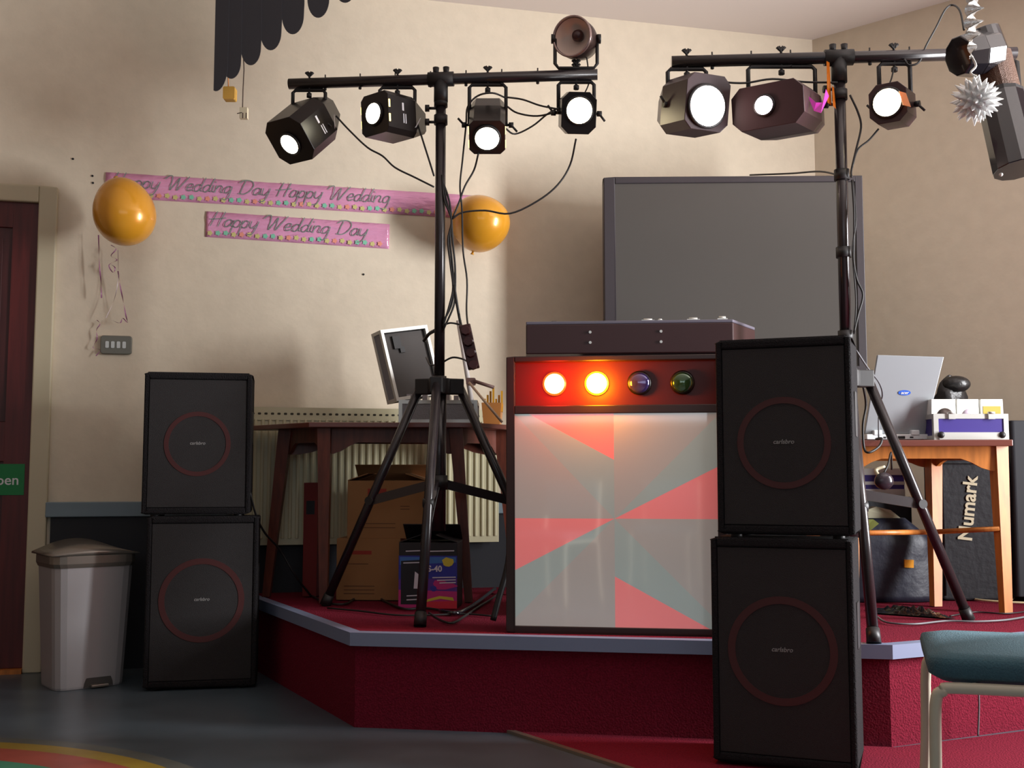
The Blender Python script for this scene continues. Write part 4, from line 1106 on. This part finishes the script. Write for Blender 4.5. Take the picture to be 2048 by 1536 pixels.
# ------------------------------------------------------------------ things under the right table
M_bag = mat('black_nylon', (22, 22, 28), .7, bump=.4, scale=30)
bg = thing('equipment_bag', 'tall black padded equipment bag with white lettering, behind the orange table', 'bag', V((2.0, 5.02, SZ)), R(-30))
bg.location = V((2.03, 4.90, SZ)); bg.matrix_basis = Matrix.Translation(bg.location) @ Matrix.Rotation(R(-4), 4, 'Z')
build('bag_body', MB().rbox((-.14, 0, 0), (.15, .20, .62), .03, axis=1), M_bag, bg, bevel=.01)
build('piping', MB().tube([(-.12, -.004, .02), (-.12, -.004, .60), (.13, -.004, .60), (.13, -.004, .02)], .005, n=6), M_hub, bg)
tx = WMi  # text position from the photo
tp_ = at(1938, 1012, 4.89); tloc = V((tp_.x-bg.location.x, -.004, tp_.z-SZ))
build('lettering', text_mb('Numark', .085, Matrix.Translation(tloc-V((0, 0, .012))) @ Matrix.Rotation(PI/2, 4, 'X') @ Matrix.Rotation(R(83), 4, 'Z'), .0015, bold=.002), M_frame, bg)
o = thing('tall_case', 'tall plain black case at the far right edge behind the orange table', 'equipment case', V((2.36, 4.95, SZ)))
build('case_body', MB().rbox((-.16, -.1, .02), (.14, .06, .79), .015), M_black, o, bevel=.004)
for sx_ in (-.12, .1): build('foot', MB().box((sx_, -.08, 0), (sx_+.03, .04, .02)), M_hub, o)
bg2 = thing('rubbish_bag', 'dark blue holdall bag with an orange sticker under the orange table', 'bag', V((1.64, 4.94, SZ)))
mb = MB(); n_, m_ = 14, 26; vs = []
for i in range(n_+1):
    t = i/n_; z = .36*t
    for j in range(m_):
        ph = 2*PI*j/m_; r_ = (1.0 if t < .75 else 1-.5*(t-.75)/.25)*(1+.03*math.sin(9*ph+3*t)+.02*math.sin(5*ph-7*t))
        c_, s_ = math.cos(ph), math.sin(ph); sg_ = lambda q: math.copysign(abs(q)**.6, q)
        vs.append((.215*sg_(c_)*r_, .10*sg_(s_)*r_, z))
mb.add(vs, [(i*m_+j, i*m_+(j+1) % m_, (i+1)*m_+(j+1) % m_, (i+1)*m_+j) for i in range(n_) for j in range(m_)], True)
mb.add(vs, [list(range(m_))[::-1], list(range(n_*m_, (n_+1)*m_))])
build('bag_body', mb, mat('navy_plastic', (30, 32, 46), .5, bump=.6, scale=14), bg2)
sp = at(1817, 1127, 4.82)-V((1.64, 4.94, SZ))
build('sticker', MB().box((sp.x-.02, -.112, sp.z-.016), (sp.x+.02, -.092, sp.z+.018), Matrix.Rotation(R(2), 4, 'Y')), mat('orange_sticker', (225, 150, 20), .5), bg2)
o = build('crumpled_packaging', MB().prism([V((1.50, 4.90, .69)), V((1.57, 4.88, .69)), V((1.72, 4.90, .69)), V((1.68, 4.91, .725)), V((1.62, 4.92, .74)), V((1.57, 4.90, .725)), V((1.54, 4.91, .71))], (0, .06, 0)), mat('pale_packaging', (170, 166, 140), .6))
props(o, 'crumpled pale packaging lying on top of the navy bag', 'packaging')
o = build('plastic_packet', MB().prism([V((1.44, 4.80, .56)), V((1.50, 4.80, .60)), V((1.59, 4.80, .67)), V((1.57, 4.81, .688)), V((1.45, 4.81, .688))], (0, .02, 0)), mat('green_packet', (140, 150, 76), .4))
props(o, 'yellow green plastic packet against the front of the navy bag', 'packet')
bc_ = thing('blue_striped_case', 'blue and white striped disc case on a black crate under the orange table', 'disc case', V((1.62, 5.12, .78)))
build('case_body', MB().box((-.2, 0, 0), (.2, .16, .13)), M_blue, bc_, bevel=.004)
build('stripe', MB().box((-.2, -.004, .0), (.2, .0, .035)).box((-.2, -.004, .055), (.2, .0, .07)).box((-.2, -.004, .1), (.2, .0, .13)), M_alu, bc_)
o = build('black_crate', MB().rbox((1.40, 5.08, SZ), (1.84, 5.36, .78), .02, axis=2), M_bag, bevel=.004)
props(o, 'plain black crate under the blue striped disc case', 'crate')
mo = thing('headphones', 'dark round headphone cup dangling behind the tripod leg', 'headphones', at(1768, 960, 4.38))
c_ = at(1768, 962, 4.40)
build('ear_cup', MB().ball(c_, .035, 12, (1.1, .6, 1)), mat('dark_gloss', (46, 38, 44), .2), mo, world=True)
build('hook', MB().tube([c_+V((0, 0, .03)), at(1776, 930, 4.42), at(1782, 905, 4.46), V((at(1782, 890, 4.49).x, 4.49, zt2-.12))], .004, n=6, smoothpts=3), M_cable, mo, world=True)
build('headband', MB().tube([c_+V((-.02, 0, .02)), at(1752, 940, 4.42), at(1770, 934, 4.42)], .008, n=6, smoothpts=4), M_frame, mo, world=True)
# black bin liner on the stage
lb = MB(); n_, m_ = 22, 8
p0, p1 = gz(1748, 1225, SZ), gz(1905, 1236, SZ)
vs = []
for i in range(n_+1):
    for j in range(m_+1):
        t, s_ = i/n_, j/m_; p = p0.lerp(p1, t)+V((0, -.03+.14*s_, 0)); e = math.sin(PI*t)*math.sin(PI*s_)
        vs.append(p+V((0, 0, .002+e*(.022+.012*math.sin(i*1.9+j*1.3)+.008*math.sin(i*.7-j*2.1)))))
lb.add(vs, [(i*(m_+1)+j, (i+1)*(m_+1)+j, (i+1)*(m_+1)+j+1, i*(m_+1)+j+1) for i in range(n_) for j in range(m_)], True)
lb.add([v-V((0, 0, .0015)) for v in vs], [(i*(m_+1)+j, (i+1)*(m_+1)+j, (i+1)*(m_+1)+j+1, i*(m_+1)+j+1) for i in range(n_) for j in range(m_)], True)
o = build('bin_liner', lb, mat('shiny_black_plastic', (16, 16, 18), .18, bump=.8, scale=25, coat=.5)); props(o, 'crumpled shiny black plastic bag lying on the stage carpet', 'plastic bag')

# ------------------------------------------------------------------ bin
pb0 = gz(125, 1374, 0); pb1 = gz(243, 1366, 0); pb2 = gz(78, 1352, 0)
bn = thing('waste_bin', 'grey plastic waste bin with swing lid beside the dark red door', 'waste bin', V((at(156, 1370, 4.70).x, 4.74, 0)), R(38))
def rsq(w_, d_, z, r, n=4):
    out = []
    for cx, cy, s0_ in ((w_/2-r, d_/2-r, 0), (-w_/2+r, d_/2-r, 90), (-w_/2+r, -d_/2+r, 180), (w_/2-r, -d_/2+r, 270)):
        for q_ in range(n+1): t = R(s0_+90*q_/n); out.append(V((cx+r*math.cos(t), cy+r*math.sin(t), z)))
    return out
def loft(secs, caps=(True, True)):
    mb = MB(); n = len(secs[0]); vs = sum(secs, [])
    f = [(i*n+j, i*n+(j+1) % n, (i+1)*n+(j+1) % n, (i+1)*n+j) for i in range(len(secs)-1) for j in range(n)]
    mb.add(vs, f, False)
    if caps[0]: mb.add(vs, [list(range(n))[::-1]])
    if caps[1]: mb.add(vs, [list(range(len(vs)-n, len(vs)))])
    return mb
build('bin_body', loft([rsq(.28, .24, 0, .045, 3), rsq(.285, .245, .01, .045, 3), rsq(.33, .29, .50, .05, 3)]), M_bin, bn, bevel=.002)
build('rim', loft([rsq(.336, .296, .498, .052, 3), rsq(.35, .31, .515, .055, 3), rsq(.35, .31, .545, .055, 3), rsq(.338, .30, .552, .05, 3)]), M_bind, bn)
# curved lid
mb = MB(); vs = []; n_ = 14
for i in range(n_+1):
    t = i/n_; x = -.18+.36*t; z = .555+.05*math.sin(PI*t)
    vs += [V((x, -.155, z*.0+.552+.028*math.sin(PI*t)*.6)), V((x, .155, z)), V((x, .155, .548)), V((x, -.155, .548))]
f = []
for i in range(n_):
    for k in range(4): f.append((4*i+k, 4*i+(k+1) % 4, 4*i+4+(k+1) % 4, 4*i+4+k))
f += [(0, 1, 2, 3), tuple(4*n_+k for k in (3, 2, 1, 0))]
mb.add(vs, f, True); build('lid', mb, M_bind, bn, label='darker curved lid')
mb = MB(); P = [V((.06*math.cos(PI*i/12), -.124, .062*math.sin(PI*i/12)*1.1+.004)) for i in range(13)]
mb.prism([p+V((.03, 0, 0)) for p in P], (0, .01, 0)); build('pedal_recess', mb, mat('recess_grey', (70, 68, 66), .6), bn)
build('pedal', MB().box((-.005, -.150, .006), (.065, -.120, .016)), M_bind, bn, bevel=.002)

# ------------------------------------------------------------------ chair(s)
def make_chair(label, loc, rz, group=None):
    t = thing('stacking_chair', label, 'chair', loc, rz, group)
    sw_, sd_ = .44, .42
    secs = [rsq(sw_-.05, sd_-.05, .435, .04), rsq(sw_, sd_, .45, .05), rsq(sw_+.008, sd_+.008, .475, .055), rsq(sw_, sd_, .488, .05), rsq(sw_-.07, sd_-.07, .497, .04), rsq(.08, .08, .502, .03)]
    mb = loft(secs); mb.sm = [True]*len(mb.sm); build('seat', mb, M_seat, t)
    for s_ in (-1, 1):
        x = s_*(sw_/2-.0)
        build('leg_frame', MB().tube(catmull([V((x+s_*.012, -.22, 0)), V((x, -.205, .22)), V((x, -.20, .39)), V((x, -.185, .42)), V((x, -.15, .428)), V((x, .12, .428)), V((x, .19, .42)), V((x, .215, .38)), V((x, .23, .2)), V((x+s_*.005, .25, 0))], 4), .0125, n=10), M_tube, t)
        build('back_post', MB().tube(catmull([V((x, .16, .428)), V((x, .20, .46)), V((x, .225, .6)), V((x, .25, .84))], 4), .0125, n=10), M_tube, t)
    for y in (-.12, .17): build('cross_tube', MB().cyl((-sw_/2, y, .428), (sw_/2, y, .428), .0105, n=10), M_tube, t)
    mb = loft([[V((p.x, .235+p.y*0+q_, .72+p.y)) for p in rsq(sw_-.02, .24, 0, .05)] for q_ in (-.03, .0, .012)]); build('backrest', mb, M_seat, t, bevel=.006)
    return t
q_ = at(1868, 1362, 2.40)
ch = make_chair('teal padded chair with cream tube frame at the lower right, in front of the stage', (0, 0, 0), 0)
crot = Matrix.Rotation(R(-108), 3, 'Z')
ch.rotation_euler = (0, 0, R(-108))
ch.location = V((q_.x+.002, q_.y, 0))-crot @ V((.22, -.20, 0))
for i, (x, y, rz, lb) in enumerate(((-.75, .55, 200, 'teal padded chair out of frame, mirrored left in the light screen'), (.62, .25, 170, 'teal padded chair out of frame, mirrored right in the light screen'), (-.15, -.6, 185, 'teal padded chair behind the viewpoint, mirrored in the middle of the screen'))):
    c = copy_tree(ch); c.location = (x, y-.3, 0); c.rotation_euler = (0, 0, R(rz)); c['label'] = lb; c['group'] = 'chairs behind the viewpoint'

# ------------------------------------------------------------------ cables
def cable(label, pts, r=.004, m=None, k=5, name='cable', group=None):
    o = build(name, MB().tube([V(p) for p in pts], r, n=6, smoothpts=k), m or M_cable); props(o, label, 'cable', group)
    return o
A = lambda u, v, Y=4.55: at(u, v, Y)
cable('cable from the far left hanging light to the left mast', [A(672, 232, 4.55), A(700, 262), A(735, 295), A(765, 312), A(790, 335), A(830, 355), A(868, 374, 4.545)])
cable('cable dropping from the light beside the left mast', [A(836, 250, 4.58), A(846, 282), A(858, 320), A(868, 352, 4.545)])
cable('cable looping over the light right of the left mast and down to the power strip', [A(1012, 196, 4.47), A(985, 186, 4.42), A(955, 192, 4.42), A(935, 215, 4.44), A(932, 250), A(925, 320), A(920, 372), A(924, 420), A(926, 500), A(934, 560), A(933, 620), A(936, 655, 4.46)])
cable('cable from below the middle hanging light to the bundle at the left mast', [A(957, 306, 4.50), A(948, 340), A(930, 372), A(918, 405), A(906, 435)])
cable('upper cable between the two right lights of the left bar', [A(1010, 194, 4.5), A(1045, 199), A(1080, 211), A(1120, 219, 4.5)])
cable('middle cable between the two right lights of the left bar', [A(1013, 212, 4.5), A(1035, 226), A(1075, 232), A(1120, 222, 4.5)])
cable('lowest sagging cable between the two right lights of the left bar', [A(1010, 256, 4.5), A(1030, 268), A(1065, 252), A(1095, 228), A(1120, 214, 4.5)])
cable('cable from the rightmost light of the left bar, curving before the gold balloon', [A(1152, 278, 4.47), A(1140, 330), A(1115, 370), A(1075, 402), A(1020, 427), A(970, 421), A(925, 425), A(904, 438)])
cable('cable from the round upright spotlight down to the bar', [A(1172, 105, 4.55), A(1176, 135, 4.55), A(1178, 165, 4.53), A(1165, 195, 4.53)], r=.003)
for i, (dx, dv) in enumerate(((0, 0), (5, 8), (-4, 4))):
    cable(('first', 'second', 'third')[i]+' strand of the cable bundle tied along the left mast', [A(884, 350+dv, 4.55), A(893+dx, 400), A(903, 440), A(900+dx, 480), A(905+dx, 530), A(908+dx*.5, 575), A(903+dx, 610), A(886, 645+dv*2, 4.55)], r=.0045, group='cable bundle on the left mast')
cable('black cable from the bundle to the power strip', [A(908, 570), A(915, 615), A(922, 650), A(929, 668, 4.46)], r=.006)
cable('short curved cable from mast to the top of the power strip', [A(886, 651, 4.56), A(900, 646), A(918, 649), A(928, 656, 4.46)])
cable('short curved cable from mast to the bottom of the power strip', [A(886, 724, 4.56), A(905, 715), A(925, 718), A(936, 724, 4.46)])
cable('thick black strap from the mast to the case lid', [A(872, 660, 4.6), A(858, 668, 4.66), A(848, 682, 4.7)], r=.008)
cable('cable looping below the case lid to the mast', [A(852, 715, 4.68), A(860, 730, 4.6), A(872, 729, 4.58)], r=.003)
cable('cable from the left loudspeaker down behind the table leg', [V((at(500, 985, 4.75).x, 4.75, at(500, 985, 4.75).z)), A(512, 1030, 4.80), A(530, 1066, 4.86), A(560, 1100, 4.95), A(590, 1150, 4.97), gz(622, 1192, SZ+.004)], r=.005)
cable('thin black wire drifting from the TV top to the right mast', [V((at(1500, 352, 5.2).x, 5.2, at(1500, 350, 5.2).z)), A(1580, 347, 4.9), A(1640, 343, 4.5), A(1683, 352, 4.17)], r=.004)
Bq = lambda u, v, Y=4.12: at(u, v, Y)
cable('cable along the bar from the wide light to the right mast', [Bq(1440, 164), Bq(1490, 166), Bq(1545, 158), Bq(1610, 164), Bq(1675, 165)])
cable('cable looping up from the right bar to the barrel scanner', [Bq(1808, 118), Bq(1818, 130), Bq(1838, 124), Bq(1852, 92), Bq(1872, 55), Bq(1890, 20), Bq(1905, 10), Bq(1920, 22, 4.05), Bq(1928, 60, 4.0)])
cable('cable from the small right light to the mast, upper strand', [Bq(1788, 135), Bq(1782, 160), Bq(1772, 180)], r=.003)
cable('cable running from the small right light down to the mast', [Bq(1757, 258), Bq(1738, 280), Bq(1715, 300), Bq(1704, 335)])
cable('cable hanging beside the right mast behind the small light', [Bq(1700, 190), Bq(1716, 225), Bq(1722, 255), Bq(1712, 300), Bq(1703, 340), Bq(1703, 355)])
cable('dark cable loop hanging beside the right mast above the loudspeaker', [Bq(1704, 360), Bq(1708, 420), Bq(1708, 480), Bq(1707, 520), Bq(1714, 560), Bq(1726, 590), Bq(1716, 630), Bq(1708, 665)], r=.004)
cable('second thin cable strung down the right mast', [Bq(1706, 360, 4.14), Bq(1712, 440), Bq(1705, 500), Bq(1712, 600), Bq(1708, 668)], r=.003)
cable('grey cable arcing from the stand behind the loudspeaker across the laptop', [Bq(1712, 700, 4.25), Bq(1735, 735, 4.3), Bq(1758, 765, 4.4), Bq(1765, 790, 4.45), Bq(1758, 815, 4.5), V((at(1757, 866, 4.5).x, 4.5, zt2+.004))], r=.0035, m=mat('grey_cable', (96, 96, 100), .5))
cable('looped black cable hanging off the left edge of the orange table', [V((at(1752, 868, 4.52).x, 4.52, zt2+.005)), V((at(1762, 876, 4.45).x, 4.44, zt2+.004)), A(1758, 893, 4.42), A(1738, 905, 4.40), A(1728, 895, 4.42), A(1726, 850, 4.42), A(1732, 810, 4.42), A(1726, 770, 4.36)], r=.005)
def floor_cable(label, uv, r=.005, z=SZ, m=None, k=5):
    pts = [gz(u, v, z+r) for u, v in uv]; return cable(label, pts, r, m, k)
floor_cable('long grey cable lying along the stage carpet at the right', [(1752, 1232), (1775, 1245), (1830, 1248), (1890, 1242), (1950, 1243), (2010, 1240), (2060, 1232)], .004, m=MATS['grey_cable'])
floor_cable('thin dark wire on the stage carpet behind the tripod foot', [(1900, 1232), (1950, 1224), (2010, 1227), (2060, 1222)], .003)
floor_cable('cream flex lying on the carpet behind the table leg', [(1975, 1192), (1950, 1188), (1940, 1195), (1960, 1200), (2010, 1204), (2060, 1206)], .005, m=mat('cream_flex', (205, 190, 150), .5))
floor_cable('cream flex end at the right edge beside the black bag', [(2022, 1200), (2035, 1192), (2060, 1186)], .005, m=MATS['cream_flex'])
floor_cable('black cable winding on the stage from the left table leg', [(625, 1192), (650, 1205), (690, 1208), (715, 1194), (745, 1190), (775, 1205), (810, 1218), (850, 1216), (900, 1224)], .005)
floor_cable('black cable running past the front tripod foot', [(655, 1216), (720, 1222), (790, 1230), (860, 1230), (930, 1228), (985, 1232)], .004)
floor_cable('loop of cable on the stage left of the light screen', [(858, 1226), (880, 1240), (905, 1246), (930, 1232), (955, 1215), (980, 1200), (1000, 1185)], .005)
floor_cable('thick shiny black cable coil end near the light screen', [(880, 1222), (915, 1226), (945, 1212), (965, 1198), (990, 1178)], .009, m=MATS['gloss_black'])
cable('black lead dropping from behind the light screen to the stage', [V((.0, 4.22, .72)), V((-.015, 4.17, .55)), V((-.05, 4.14, .42)), V((-.07, 4.12, .345))], r=.012)
cable('thin wire dangling inside the left tripod', [A(878, 975, 4.5), A(870, 1010, 4.45), A(862, 1050, 4.4)], r=.003)
# chest rail mark: small lead on the riser at the right
cable('short pale wire hanging down the crimson riser behind the chair', [at(1957, 1380, 3.735), at(1958, 1410, 3.735), at(1957, 1445, 3.733), at(1956, 1472, 3.73)], r=.003, m=MATS['grey_cable'])
# specks on the wall
for (u, v, lb) in ((146, 318, 'small dark screw hole on the wall above the door frame'), (727, 549, 'small dark nail mark on the wall below the short banner'), (185, 352, 'upper dark pin beside the left balloon'), (186, 366, 'lower dark pin beside the left balloon')):
    p = WMi @ wp(u, v); o = build('wall_pin', MB().cyl((p.x, -.004, p.z), (p.x, .0, p.z), .005, n=10, M=WM), M_hub); props(o, lb, 'pin')
